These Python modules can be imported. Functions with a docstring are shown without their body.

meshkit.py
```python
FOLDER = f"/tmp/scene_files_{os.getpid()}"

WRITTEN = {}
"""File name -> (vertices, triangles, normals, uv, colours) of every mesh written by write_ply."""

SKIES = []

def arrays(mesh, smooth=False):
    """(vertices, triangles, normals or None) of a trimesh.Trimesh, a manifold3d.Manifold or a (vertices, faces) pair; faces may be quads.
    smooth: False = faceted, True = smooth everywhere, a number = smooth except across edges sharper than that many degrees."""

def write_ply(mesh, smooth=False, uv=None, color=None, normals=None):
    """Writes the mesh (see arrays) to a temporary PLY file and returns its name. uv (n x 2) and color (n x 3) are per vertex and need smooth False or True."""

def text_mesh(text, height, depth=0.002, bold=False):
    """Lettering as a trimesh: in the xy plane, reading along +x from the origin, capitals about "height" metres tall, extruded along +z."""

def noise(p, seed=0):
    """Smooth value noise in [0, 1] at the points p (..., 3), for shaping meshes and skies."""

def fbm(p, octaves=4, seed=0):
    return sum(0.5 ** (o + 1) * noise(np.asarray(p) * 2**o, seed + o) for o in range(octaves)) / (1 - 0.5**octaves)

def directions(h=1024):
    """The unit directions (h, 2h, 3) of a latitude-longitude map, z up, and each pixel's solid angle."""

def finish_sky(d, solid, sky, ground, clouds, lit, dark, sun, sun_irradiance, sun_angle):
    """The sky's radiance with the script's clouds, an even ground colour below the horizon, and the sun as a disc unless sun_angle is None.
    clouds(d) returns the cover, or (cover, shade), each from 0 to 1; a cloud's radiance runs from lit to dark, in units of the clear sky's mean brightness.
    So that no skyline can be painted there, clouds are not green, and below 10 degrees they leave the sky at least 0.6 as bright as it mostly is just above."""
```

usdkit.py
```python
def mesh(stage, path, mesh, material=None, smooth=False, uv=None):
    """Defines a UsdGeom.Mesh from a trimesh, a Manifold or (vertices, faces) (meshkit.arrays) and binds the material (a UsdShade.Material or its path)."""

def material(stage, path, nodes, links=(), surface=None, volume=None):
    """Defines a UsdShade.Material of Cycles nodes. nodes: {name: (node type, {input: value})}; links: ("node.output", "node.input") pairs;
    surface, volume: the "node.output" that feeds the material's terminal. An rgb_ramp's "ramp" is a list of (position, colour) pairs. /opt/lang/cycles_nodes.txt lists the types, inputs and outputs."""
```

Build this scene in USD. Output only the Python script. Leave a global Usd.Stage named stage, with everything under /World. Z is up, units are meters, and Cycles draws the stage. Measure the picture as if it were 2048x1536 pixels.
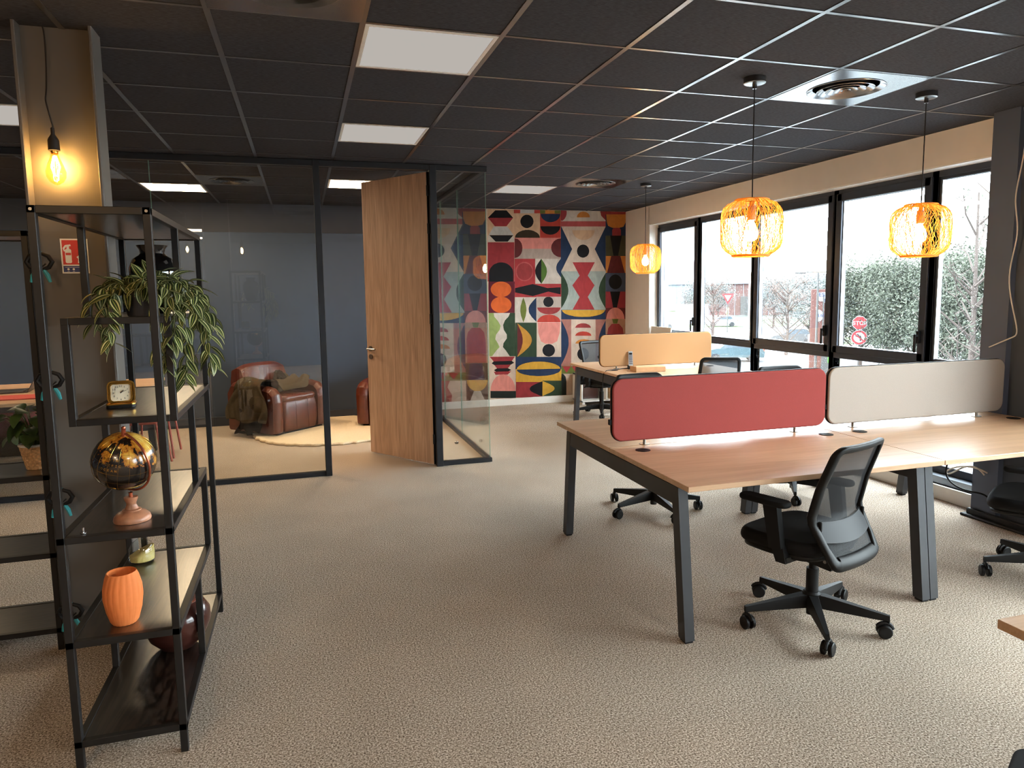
import math, random, numpy as np, trimesh, usdkit, meshkit
from pxr import Usd, UsdGeom, UsdLux, UsdShade, Sdf, Gf, Vt
from shapely.geometry import Polygon, Point, box as sbox
import manifold3d as m3

stage = Usd.Stage.CreateInMemory()
UsdGeom.SetStageUpAxis(stage, 'Z')
UsdGeom.SetStageMetersPerUnit(stage, 1.0)
UsdGeom.Xform.Define(stage, '/World')
PI = math.pi

# ---------------------------------------------------------------- camera, sky, exposure
F_PX, W_PX, H_PX = 1418.2, 2048, 1536
PPX, PPY = 1044.8, 744.3                       # principal point in the frame
YAW, PITCH, ROLL = .2986, -.1133, .0131
EYE = (-.2935, -3.1367, 1.5852)
SKY_STRENGTH, EXPOSURE = 3.4, 0.95
SKY_COLOUR = (.87, .95, 1.0)

def camera():
    f = np.array([math.sin(YAW)*math.cos(PITCH), math.cos(YAW)*math.cos(PITCH), math.sin(PITCH)])
    r = np.array([math.cos(YAW), -math.sin(YAW), 0.])
    d = np.cross(f, r)
    r2 = r*math.cos(ROLL) + d*math.sin(ROLL)
    d2 = -r*math.sin(ROLL) + d*math.cos(ROLL)
    M = np.eye(4); M[0, :3] = r2; M[1, :3] = -d2; M[2, :3] = -f; M[3, :3] = EYE
    c = UsdGeom.Camera.Define(stage, '/World/camera')
    c.AddTransformOp().Set(Gf.Matrix4d(*M.ravel().tolist()))
    ap = 36.0
    c.CreateHorizontalApertureAttr(ap); c.CreateVerticalApertureAttr(ap*H_PX/W_PX)
    c.CreateFocalLengthAttr(ap*F_PX/W_PX)
    c.CreateHorizontalApertureOffsetAttr((W_PX/2-PPX)*ap/W_PX)
    c.CreateVerticalApertureOffsetAttr((PPY-H_PX/2)*ap/W_PX)
    c.CreateClippingRangeAttr((.05, 2000.)); c.CreateExposureAttr(EXPOSURE)
camera()
dome_light = UsdLux.DomeLight.Define(stage, '/World/sky_light')
dome_light.CreateIntensityAttr(SKY_STRENGTH); dome_light.CreateColorAttr(SKY_COLOUR)

# ---------------------------------------------------------------- helpers
used = set()
def numbered(parent, name):
    p, k = f'{parent}/{name}', 0
    while p in used:
        k += 1; p = f'{parent}/{name}_{k:03d}'
    used.add(p); return p
def ppath(parent): return '/World' if parent is None else str(parent.GetPath())
def tag(o, label=None, cat=None, group=None, kind=None):
    for k, v in (('label', label), ('category', cat), ('group', group), ('kind', kind)):
        if v: o.SetCustomDataByKey(k, v)
    return o
def obj(name, mesh, mat, parent=None, smooth=35, label=None, uv=None):
    if isinstance(mesh, MB): mesh = mesh.m()
    p = usdkit.mesh(stage, numbered(ppath(parent), name), mesh, M(mat), smooth=smooth, uv=uv).GetPrim()
    if label: p.SetCustomDataByKey('label', label)
    return p
def thing(name, label, cat, loc=(0, 0, 0), rotz=0, group=None, kind=None):
    x = UsdGeom.Xform.Define(stage, numbered('/World', name))
    x.AddTranslateOp().Set(Gf.Vec3d(*map(float, loc)))
    if rotz: x.AddRotateZOp().Set(float(math.degrees(rotz)))
    return tag(x.GetPrim(), label, cat, group, kind)
def struct(name, parts_of=None):
    x = UsdGeom.Xform.Define(stage, numbered('/World', name)); return tag(x.GetPrim(), kind='structure')
def dup(root, loc, rotz=0, label=None, group=None):
    was = root.GetCustomData()
    base = root.GetName()
    r = thing(base, label or was['label'], was['category'], loc, rotz, group or was.get('group'))
    r.GetReferences().AddInternalReference(root.GetPath()); r.SetInstanceable(True)
    return r

def rotm(axis, ang): return trimesh.transformations.rotation_matrix(ang, axis)
class MB:
    """collects shapes, gives one mesh"""
    def __init__(s): s.p = []
    def add(s, t, T=None):
        t = t.copy()
        if T is not None: t.apply_transform(T)
        s.p.append(t); return s
    def box(s, x0, x1, y0, y1, z0, z1, bev=0.0, T=None):
        if bev <= 0:
            t = trimesh.creation.box([x1-x0, y1-y0, z1-z0]); t.apply_translation([(x0+x1)/2, (y0+y1)/2, (z0+z1)/2])
        else:
            b = min(bev, .45*min(x1-x0, y1-y0, z1-z0)); v = []
            for a in (0, 1):
                for c in (0, 1):
                    for d in (0, 1):
                        X, Y, Z = (x0, x1)[a], (y0, y1)[c], (z0, z1)[d]
                        sx, sy, sz = (1-2*a)*b, (1-2*c)*b, (1-2*d)*b
                        v += [(X, Y+sy, Z+sz), (X+sx, Y, Z+sz), (X+sx, Y+sy, Z)]
            t = trimesh.convex.convex_hull(np.array(v))
        return s.add(t, T)
    def hull(s, pts): s.p.append(trimesh.convex.convex_hull(np.array(pts, float))); return s
    def bar(s, a, b, wa, ha, wb=None, hb=None, side=(0, 0, 1)):
        """tapered rectangular bar from a to b; w is across, h is along side"""
        a, b = np.array(a, float), np.array(b, float); d = (b-a)/np.linalg.norm(b-a)
        h = np.array(side, float); h = h-d*h.dot(d); h /= np.linalg.norm(h); w = np.cross(d, h)
        wb, hb = wb or wa, hb or ha; pts = []
        for c, ww, hh in ((a, wa, ha), (b, wb, hb)):
            for i in (-.5, .5):
                for j in (-.5, .5): pts.append(c+w*ww*i+h*hh*j)
        return s.hull(pts)
    def cyl(s, a, b, r, r2=None, n=20):
        return s.tube([a, b], [r, r2 if r2 is not None else r], n)
    def tube(s, pts, r, n=8, closed=False, sq=None):
        pts = np.array(pts, float); k = len(pts)
        rr = np.broadcast_to(np.array(r, float), (k,))
        if closed: tan = np.roll(pts, -1, 0)-np.roll(pts, 1, 0)
        else:
            tan = np.gradient(pts, axis=0)
        tan /= np.linalg.norm(tan, axis=1, keepdims=True)+1e-12
        up = np.array([0, 0, 1.]) if abs(tan[0, 2]) < .9 else np.array([1., 0, 0])
        nrm = np.zeros_like(pts); u = up-tan[0]*up.dot(tan[0]); nrm[0] = u/np.linalg.norm(u)
        for i in range(1, k):
            u = nrm[i-1]-tan[i]*nrm[i-1].dot(tan[i]); nrm[i] = u/(np.linalg.norm(u)+1e-12)
        bi = np.cross(tan, nrm); a = np.linspace(0, 2*PI, n, endpoint=False)
        ring = pts[:, None]+rr[:, None, None]*(np.cos(a)[None, :, None]*nrm[:, None]+np.sin(a)[None, :, None]*bi[:, None])
        v = ring.reshape(-1, 3); f = []
        for i in range(k if closed else k-1):
            i2 = (i+1) % k
            for j in range(n):
                j2 = (j+1) % n; f += [(i*n+j, i*n+j2, i2*n+j2), (i*n+j, i2*n+j2, i2*n+j)]
        if not closed:
            v = np.vstack([v, pts[:1], pts[-1:]]); c0, c1 = k*n, k*n+1
            for j in range(n):
                j2 = (j+1) % n; f += [(c0, j2, j), (c1, (k-1)*n+j, (k-1)*n+j2)]
        s.p.append(trimesh.Trimesh(v, f, process=False)); return s
    def lathe(s, prof, n=40, c=(0, 0, 0), rfun=None):
        prof = np.array(prof, float); k = len(prof); a = np.linspace(0, 2*PI, n, endpoint=False)
        R = prof[:, :1]*(np.ones((1, n)) if rfun is None else rfun(a[None, :], prof[:, 1:2]))
        v = np.stack([R*np.cos(a)+c[0], R*np.sin(a)+c[1], np.repeat(prof[:, 1:2], n, 1)+c[2]], -1).reshape(-1, 3); f = []
        for i in range(k-1):
            for j in range(n):
                j2 = (j+1) % n; f += [(i*n+j, i*n+j2, (i+1)*n+j2), (i*n+j, (i+1)*n+j2, (i+1)*n+j)]
        s.p.append(trimesh.Trimesh(v, f, process=False)); return s
    def ext(s, poly, depth, T=None):
        for g in getattr(poly, 'geoms', [poly]):
            s.add(trimesh.creation.extrude_polygon(g, depth, engine='earcut'), T)
        return s
    def grid(s, P, flip=False):
        h, w = P.shape[:2]; f = []
        for i in range(h-1):
            for j in range(w-1):
                a, b, c, d = i*w+j, i*w+j+1, (i+1)*w+j+1, (i+1)*w+j
                f += [(a, b, c), (a, c, d)] if not flip else [(a, c, b), (a, d, c)]
        s.p.append(trimesh.Trimesh(P.reshape(-1, 3), f, process=False)); return s
    def m(s): return trimesh.util.concatenate(s.p) if len(s.p) > 1 else s.p[0]
def XZ(y):   # a polygon drawn in (x, z), extruded along +y from y
    T = np.eye(4); T[:3, :3] = np.array([[1, 0, 0], [0, 0, 1], [0, 1, 0]]).T; T[1, 3] = y; return T
def YZ(x):   # a polygon drawn in (y, z), extruded along +x
    T = np.eye(4); T[:3, :3] = np.array([[0, 1, 0], [0, 0, 1], [1, 0, 0]]).T; T[0, 3] = x; return T
def XY(z):
    T = np.eye(4); T[2, 3] = z; return T
def rrect(x0, x1, y0, y1, r, n=8): return sbox(x0+r, y0+r, x1-r, y1-r).buffer(r, quad_segs=n)
def cushion(poly, h, z0, edge, T=None, steps=5):
    """a padded slab: polygon in xy, height h from z0, edges rounded by 'edge'"""
    P = np.array(poly.exterior.coords)[:-1]; n = len(P); rings = []
    c = P.mean(0)
    def off(d):
        q = np.array(poly.buffer(-d, join_style=1).exterior.coords)[:-1]
        # resample against the angle of the outline, so that the rings match
        nrm = np.roll(P, -1, 0)-np.roll(P, 1, 0); nrm = np.stack([nrm[:, 1], -nrm[:, 0]], 1); nrm /= np.linalg.norm(nrm, axis=1, keepdims=True)
        if Polygon(P).exterior.is_ccw: nrm = -nrm
        return P+nrm*d
    a = np.linspace(-PI/2, PI/2, 2*steps+1)
    for t in a:
        d = edge*(1-math.cos(t)); z = z0+h/2+(h/2)*math.sin(t)
        rings.append(np.c_[off(d), np.full(n, z)])
    v = np.vstack(rings+[[[*c, z0]], [[*c, z0+h]]]); f = []; k = len(rings)
    for i in range(k-1):
        for j in range(n):
            j2 = (j+1) % n; f += [(i*n+j, i*n+j2, (i+1)*n+j2), (i*n+j, (i+1)*n+j2, (i+1)*n+j)]
    for j in range(n):
        j2 = (j+1) % n; f += [(k*n, j2, j), (k*n+1, (k-1)*n+j, (k-1)*n+j2)]
    t = trimesh.Trimesh(v, f, process=False); t.fix_normals()
    if T is not None: t.apply_transform(T)
    return t

# ---------------------------------------------------------------- materials
MATS = {}
def lin(r, g, b): return tuple(((x/255)/12.92 if x <= 10.3 else ((x/255+.055)/1.055)**2.4) for x in (r, g, b))
def M(name):
    return MATS[name]
def mat(name, nodes, links, surface):
    MATS[name] = usdkit.material(stage, f'/World/Looks/{name}', nodes, links, surface=surface)
def flat(name, rgb, rough=.5, metal=0, spec=.5, var=.06, scale=30, bump=0, **kw):
    """a plain paint, plastic, metal or cloth with slight variation of tone"""
    c = np.array(lin(*rgb))
    n = {'tc': ('texture_coordinate', {}), 'ns': ('noise_texture', {'scale': scale, 'detail': 3}),
         'rp': ('rgb_ramp', {'ramp': [(0.25, tuple(c*(1-var))), (.75, tuple(np.minimum(c*(1+var), 1)))]}),
         'p': ('principled_bsdf', {'roughness': rough, 'metallic': metal, 'specular_ior_level': spec, **kw})}
    l = [('tc.object', 'ns.vector'), ('ns.fac', 'rp.fac'), ('rp.color', 'p.base_color')]
    if bump:
        n['b'] = ('bump', {'strength': 1.0, 'distance': bump}); l += [('ns.fac', 'b.height'), ('b.normal', 'p.normal')]
    mat(name, n, l, 'p.BSDF')
def wood(name, dark, light, axis='x', rough=.4, scale=1.0, spec=.5, coat=0, bump=.0003, mid=None, ring=0.0):
    sc = {'x': (1.2, 14, 14), 'y': (14, 1.2, 14), 'z': (14, 14, 1.2)}[axis]
    s2 = {'x': (4, 160, 160), 'y': (160, 4, 160), 'z': (160, 160, 4)}[axis]
    d, l = lin(*dark), lin(*light)
    n = {'tc': ('texture_coordinate', {}), 'oi': ('object_info', {}), 'of': ('vector_math', {'math_type': 'scale', 'scale': 37.0}), 'ad': ('vector_math', {'math_type': 'add'}),
         'mp': ('mapping', {'scale': tuple(np.array(sc)*scale)}), 'm2': ('mapping', {'scale': tuple(np.array(s2)*scale)}),
         'n1': ('noise_texture', {'scale': 1.0, 'detail': 4, 'distortion': 1.2 if not ring else 2.4}), 'n2': ('noise_texture', {'scale': 1.0, 'detail': 2}),
         'mx': ('mix_float', {'fac': .35}), 'rp': ('rgb_ramp', {'ramp': [(.3, d), (.5, lin(*mid) if mid else tuple((np.array(d)+l)/2)), (.68, l)]}),
         'b': ('bump', {'strength': 1.0, 'distance': bump}),
         'p': ('principled_bsdf', {'roughness': rough, 'specular_ior_level': spec, 'coat_weight': coat, 'coat_roughness': rough*.8})}
    k = [('tc.object', 'ad.vector1'), ('oi.location', 'of.vector1'), ('of.vector', 'ad.vector2'), ('ad.vector', 'mp.vector'), ('ad.vector', 'm2.vector'), ('mp.vector', 'n1.vector'), ('m2.vector', 'n2.vector'),
         ('n1.fac', 'mx.a'), ('n2.fac', 'mx.b'), ('rp.color', 'p.base_color'), ('n2.fac', 'b.height'), ('b.normal', 'p.normal')]
    if ring:
        n['rm'] = ('math', {'math_type': 'multiply', 'value2': ring}); n['fr'] = ('math', {'math_type': 'pingpong', 'value2': .5}); n['r2'] = ('math', {'math_type': 'multiply', 'value2': 2.0})
        k += [('n1.fac', 'rm.value1'), ('rm.value', 'fr.value1'), ('fr.value', 'r2.value1'), ('r2.value', 'mx.a')]
        n['mx'] = ('mix_float', {'fac': .3}); k = [x for x in k if x != ('n1.fac', 'mx.a')]
    k += [('mx.result', 'rp.fac')]
    mat(name, n, k, 'p.BSDF')
def emit(name, rgb, strength):
    mat(name, {'e': ('emission', {'color': rgb, 'strength': strength})}, [], 'e.emission')
def pane(name, tint=(1, 1, 1), f0=.04, drops=False, gain=.96):
    n = {'lw': ('layer_weight', {'blend': .5}), 'pw': ('math', {'math_type': 'power', 'value2': 5.0}), 'sc': ('math', {'math_type': 'multiply_add', 'value2': gain, 'value3': f0}),
         't': ('transparent_bsdf', {'color': tint}), 'g': ('glossy_bsdf', {'color': (1, 1, 1), 'roughness': 0.0}), 'm': ('mix_closure', {})}
    l = [('lw.facing', 'pw.value1'), ('pw.value', 'sc.value1'), ('sc.value', 'm.fac'), ('t.BSDF', 'm.closure1'), ('g.BSDF', 'm.closure2')]
    out = 'm.closure'
    if drops:   # rain drops on the pane: small round cells that scatter the daylight
        n.update({'ge': ('geometry', {}), 'v': ('voronoi_texture', {'scale': 75.0, 'feature': 'f1'}), 'lt': ('math', {'math_type': 'less_than'}), 'sx': ('separate_color', {}),
                  'th': ('math', {'math_type': 'multiply', 'value2': .28}), 'mp': ('mapping', {'scale': (1, 1, .8)}),
                  'd': ('translucent_bsdf', {'color': (.6, .64, .68)}), 'd2': ('transparent_bsdf', {'color': (.55, .58, .6)}), 'dm': ('mix_closure', {}), 'df': ('math', {'math_type': 'multiply', 'value2': .75}), 'mm': ('mix_closure', {})})
        l += [('ge.position', 'mp.vector'), ('mp.vector', 'v.vector'), ('v.color', 'sx.color'), ('sx.r', 'th.value1'), ('v.distance', 'lt.value1'), ('th.value', 'lt.value2'), ('sx.g', 'df.value1'), ('df.value', 'dm.fac'), ('d2.BSDF', 'dm.closure1'), ('d.BSDF', 'dm.closure2'),
              ('m.closure', 'mm.closure1'), ('dm.closure', 'mm.closure2'), ('lt.value', 'mm.fac')]
        out = 'mm.closure'
    mat(name, n, l, out)
# carpet: short speckled loop pile
mat('carpet', {'tc': ('texture_coordinate', {}), 'n1': ('noise_texture', {'scale': 150.0, 'detail': 3, 'roughness': .75}), 'n2': ('noise_texture', {'scale': 2.2, 'detail': 3}),
    'rp': ('rgb_ramp', {'ramp': [(.36, lin(78, 65, 53)), (.46, lin(160, 142, 124)), (.54, lin(200, 182, 163)), (.64, lin(246, 236, 223))]}),
    'r2': ('rgb_ramp', {'ramp': [(.3, (.88, .88, .88)), (.7, (1, 1, 1))]}), 'mx': ('mix', {'mix_type': 'multiply', 'fac': 1.0}),
    'b': ('bump', {'strength': .5, 'distance': .002}), 'p': ('principled_bsdf', {'roughness': .95, 'specular_ior_level': .1})},
    [('tc.object', 'n1.vector'), ('tc.object', 'n2.vector'), ('n1.fac', 'rp.fac'), ('n2.fac', 'r2.fac'), ('rp.color', 'mx.color1'), ('r2.color', 'mx.color2'), ('mx.color', 'p.base_color'), ('n1.fac', 'b.height'), ('b.normal', 'p.normal')], 'p.BSDF')
# acoustic tile: dark felt with fine streaks
mat('tile', {'tc': ('texture_coordinate', {}), 'oi': ('object_info', {}), 'mp': ('mapping', {'scale': (40, 420, 40)}), 'n': ('noise_texture', {'scale': 1.0, 'detail': 3}),
    'rp': ('rgb_ramp', {'ramp': [(.3, lin(34, 34, 37)), (.7, lin(67, 67, 73))]}), 'p': ('principled_bsdf', {'roughness': .9, 'specular_ior_level': .25})},
    [('tc.object', 'mp.vector'), ('mp.vector', 'n.vector'), ('n.fac', 'rp.fac'), ('rp.color', 'p.base_color')], 'p.BSDF')
flat('satin_black', (34, 32, 33), .26, spec=1.0, var=.04, coat_weight=1.0, coat_roughness=.22, coat_ior=1.7)
flat('diffuser_metal', (44, 42, 43), .2, spec=1.0, var=.03, coat_weight=1.0, coat_roughness=.16, coat_ior=1.9)
flat('panel_rim', (226, 222, 216), .5)
flat('beige_wall', (246, 237, 226), .85, var=.02, scale=8)
flat('white_paint', (228, 222, 214), .55, var=.02)
flat('dark_wall', (70, 72, 80), .8, var=.04, scale=6)
flat('slate_wall', (76, 82, 92), .8, var=.03, scale=6)
flat('blue_wall', (52, 64, 82), .75, var=.03, scale=6)
flat('grey_wall', (90, 98, 116), .8, var=.03, scale=6)
flat('dark_skirting', (46, 52, 64), .6)
flat('alu', (60, 65, 75), .38, metal=.3, spec=.5, var=.05)
flat('alu_light', (150, 156, 162), .35, metal=.7, var=.04)
flat('gasket', (24, 25, 28), .6)
flat('black_metal', (24, 22, 21), .45, metal=.0, spec=.4, var=.08)
flat('frame_black', (36, 38, 43), .5, spec=.4, var=.04)
flat('desk_leg', (58, 59, 62), .5, metal=.2, var=.05)
flat('black_plastic', (17, 17, 18), .5, spec=.3, var=.08)
flat('soft_black', (19, 19, 20), .8, spec=.25, var=.15, scale=300, bump=.0004)
flat('steel_paint', (98, 93, 88), .55, spec=.4, var=.06, scale=5)
flat('chrome', (200, 200, 202), .15, metal=1.0, var=.02)
flat('steel', (150, 146, 140), .3, metal=1.0, var=.05)
flat('red_cloth', (156, 70, 66), .85, spec=.2, var=.05, scale=400, bump=.0002)
flat('grey_cloth', (176, 166, 156), .85, spec=.2, var=.04, scale=400, bump=.0002)
flat('yellow_cloth', (178, 134, 92), .85, spec=.2, var=.04, scale=400, bump=.0002)
flat('leather', (88, 37, 19), .33, spec=.6, var=.22, scale=14, bump=.0008)
flat('coat_cloth', (66, 56, 40), .9, spec=.15, var=.15, scale=60)
flat('dark_cloth', (30, 24, 22), .9, spec=.15, var=.2, scale=60)
flat('wool', (236, 214, 180), .95, spec=.1, var=.12, scale=140, bump=.006)
flat('terracotta', (238, 134, 72), .7, spec=.3, var=.05)
flat('black_glaze', (9, 9, 11), .06, spec=.8, var=.1)
flat('brown_glaze', (70, 38, 32), .16, spec=.7, var=.3, scale=9)
flat('pot_grey', (60, 58, 60), .7)
flat('soil', (40, 30, 22), .95, var=.4, scale=120)
flat('stem', (92, 96, 56), .6, var=.2)
flat('copper', (196, 112, 84), .3, metal=.9, var=.06)
flat('marble', (176, 122, 92), .35, var=.35, scale=26)
flat('gold', (214, 170, 84), .22, metal=1.0, var=.05)
flat('clock_face', (236, 226, 200), .6, var=.02)
flat('ink', (24, 22, 22), .6)
flat('sand', (196, 176, 104), .9, var=.15, scale=400)
flat('teal', (54, 150, 158), .45, var=.05)
flat('road_red', (120, 14, 22), .6, var=.02)
flat('sign_red', (206, 50, 44), .5, var=.02)
flat('sign_white', (236, 232, 222), .5, var=.02)
flat('sign_blue', (40, 56, 116), .5, var=.02)
flat('red_steel', (168, 84, 72), .45, spec=.5)
flat('burgundy', (74, 22, 30), .8, var=.2, scale=40)
flat('wicker', (214, 172, 126), .75, var=.25, scale=90)
flat('paper', (238, 232, 222), .8, var=.01)
flat('folder', (196, 70, 62), .6)
flat('laptop', (70, 66, 66), .4, metal=.4)
flat('card', (206, 160, 116), .85, var=.06)
flat('white_cable', (214, 206, 196), .5)
flat('phone_silver', (190, 196, 204), .35, metal=.4)
flat('lamp_cord', (34, 28, 26), .7)
flat('ceramic_cup', (238, 168, 60), .4)
wood('oak_top', (190, 148, 112), (220, 182, 146), 'x', .34, .9, coat=.25)
wood('oak_edge', (176, 130, 94), (206, 162, 124), 'x', .45, 1.3)
wood('oak_door', (186, 144, 116), (234, 200, 170), 'z', .5, 1.4, mid=(216, 178, 147))
wood('black_ash', (13, 10, 8), (46, 34, 26), 'y', .3, .55, spec=.9, coat=.8, ring=9.0, bump=.0004)
wood('black_ash_long', (26, 20, 16), (66, 50, 38), 'x', .3, .55, spec=.8, coat=.5, ring=9.0, bump=.0004)
pane('glass', (.96, .985, .98), .05)
pane('wet_glass', (.93, .96, .97), .05, drops=True)
pane('jar_glass', (.95, .97, .96), .07)
pane('bulb_glass', (1.0, .84, .52), .05)
mat('glass_edge', {'p': ('principled_bsdf', {'base_color': lin(150, 186, 172), 'roughness': .1}), 't': ('transparent_bsdf', {'color': (.7, .85, .8)}), 'm': ('mix_closure', {'fac': .45})}, [('t.BSDF', 'm.closure1'), ('p.BSDF', 'm.closure2')], 'm.closure')
# see-through woven back of the office chairs
mat('chair_mesh', {'p': ('principled_bsdf', {'base_color': lin(26, 26, 28), 'roughness': .6, 'specular_ior_level': .2}), 't': ('transparent_bsdf', {'color': (1, 1, 1)}), 'm': ('mix_closure', {'fac': .88})}, [('t.BSDF', 'm.closure1'), ('p.BSDF', 'm.closure2')], 'm.closure')
mat('lumbar', {'p': ('principled_bsdf', {'base_color': lin(34, 35, 38), 'roughness': .5, 'specular_ior_level': .25})}, [], 'p.BSDF')
# rattan: warm cane that lets some of the bulb's light through
mat('rattan', {'d': ('principled_bsdf', {'base_color': lin(236, 178, 82), 'roughness': .55}), 't': ('translucent_bsdf', {'color': lin(255, 204, 76)}), 'm': ('mix_closure', {'fac': .5})}, [('d.BSDF', 'm.closure1'), ('t.BSDF', 'm.closure2')], 'm.closure')
# wall print: each shape carries its own paint, with brush marks
mat('mural_paint', {'a': ('attribute', {'attribute': 'paint'}), 'tc': ('texture_coordinate', {}), 'mp': ('mapping', {'scale': (9, 9, 5)}), 'n': ('noise_texture', {'scale': 1.0, 'detail': 4, 'distortion': 1.5}),
    'rp': ('rgb_ramp', {'ramp': [(.3, (.86, .86, .86)), (.7, (1.12, 1.12, 1.12))]}), 'mx': ('mix', {'mix_type': 'multiply', 'fac': 1.0}), 'p': ('principled_bsdf', {'roughness': .8, 'specular_ior_level': .2})},
    [('a.color', 'mx.color1'), ('tc.object', 'mp.vector'), ('mp.vector', 'n.vector'), ('n.fac', 'rp.fac'), ('rp.color', 'mx.color2'), ('mx.color', 'p.base_color')], 'p.BSDF')
# striped leaf: u runs across the leaf, v along it
mat('striped_leaf', {'uv': ('texture_coordinate', {}), 'sx': ('separate_xyz', {}), 'oi': ('object_info', {}),
    'rp': ('rgb_ramp', {'ramp': [(.0, lin(70, 84, 40)), (.14, lin(58, 76, 44)), (.18, lin(214, 212, 160)), (.27, lin(196, 200, 140)), (.31, lin(44, 58, 36)), (.44, lin(40, 54, 34)), (.47, lin(150, 166, 84)), (.53, lin(150, 166, 84)), (.56, lin(40, 54, 34)), (.69, lin(44, 58, 36)), (.73, lin(196, 200, 140)), (.82, lin(214, 212, 160)), (.86, lin(58, 76, 44)), (1., lin(70, 84, 40))]}),
    'hs': ('hsv', {'hue': .5, 'saturation': 1.0, 'value': 1.0}), 'vr': ('map_range', {'from_min': 0., 'from_max': 1., 'to_min': .8, 'to_max': 1.35}),
    'd': ('principled_bsdf', {'roughness': .38}), 't': ('translucent_bsdf', {}), 'm': ('mix_closure', {'fac': .25})},
    [('uv.UV', 'sx.vector'), ('sx.x', 'rp.fac'), ('rp.color', 'hs.color'), ('oi.random', 'vr.value'), ('vr.result', 'hs.value'), ('hs.color', 'd.base_color'), ('hs.color', 't.color'), ('d.BSDF', 'm.closure1'), ('t.BSDF', 'm.closure2')], 'm.closure')
mat('green_leaf', {'oi': ('object_info', {}), 'rp': ('rgb_ramp', {'ramp': [(0, lin(38, 52, 30)), (1, lin(76, 96, 50))]}), 'd': ('principled_bsdf', {'roughness': .4}), 't': ('translucent_bsdf', {'color': lin(80, 110, 50)}), 'm': ('mix_closure', {'fac': .2})},
    [('oi.random', 'rp.fac'), ('rp.color', 'd.base_color'), ('d.BSDF', 'm.closure1'), ('t.BSDF', 'm.closure2')], 'm.closure')
# globe: black oceans, gilt land and graticule
mat('globe_print', {'tc': ('texture_coordinate', {}), 'n': ('noise_texture', {'scale': 13.0, 'detail': 6, 'roughness': .62}), 'sx': ('separate_xyz', {}),
    'mr': ('map_range', {'from_min': -.02, 'from_max': .10, 'to_min': -.16, 'to_max': .17}), 'ad': ('math', {'math_type': 'add'}),
    'rp': ('rgb_ramp', {'ramp': [(.55, lin(24, 21, 20)), (.56, lin(150, 84, 24)), (.62, lin(206, 150, 50)), (.72, lin(216, 180, 90))]}),
    'p': ('principled_bsdf', {'roughness': .22, 'specular_ior_level': .7, 'coat_weight': .5})},
    [('tc.object', 'n.vector'), ('tc.object', 'sx.vector'), ('sx.z', 'mr.value'), ('n.fac', 'ad.value1'), ('mr.result', 'ad.value2'), ('ad.value', 'rp.fac'), ('rp.color', 'p.base_color')], 'p.BSDF')
emit('panel_dim', (1.0, .93, .86), .25)
emit('panel_lit', (1.0, .72, .45), 27.0)
emit('panel_white', (1.0, .92, .84), 28.0)
emit('filament', (1.0, .62, .25), 260.0)
emit('bulb_lit', (1.0, .74, .42), 80.0)
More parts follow.
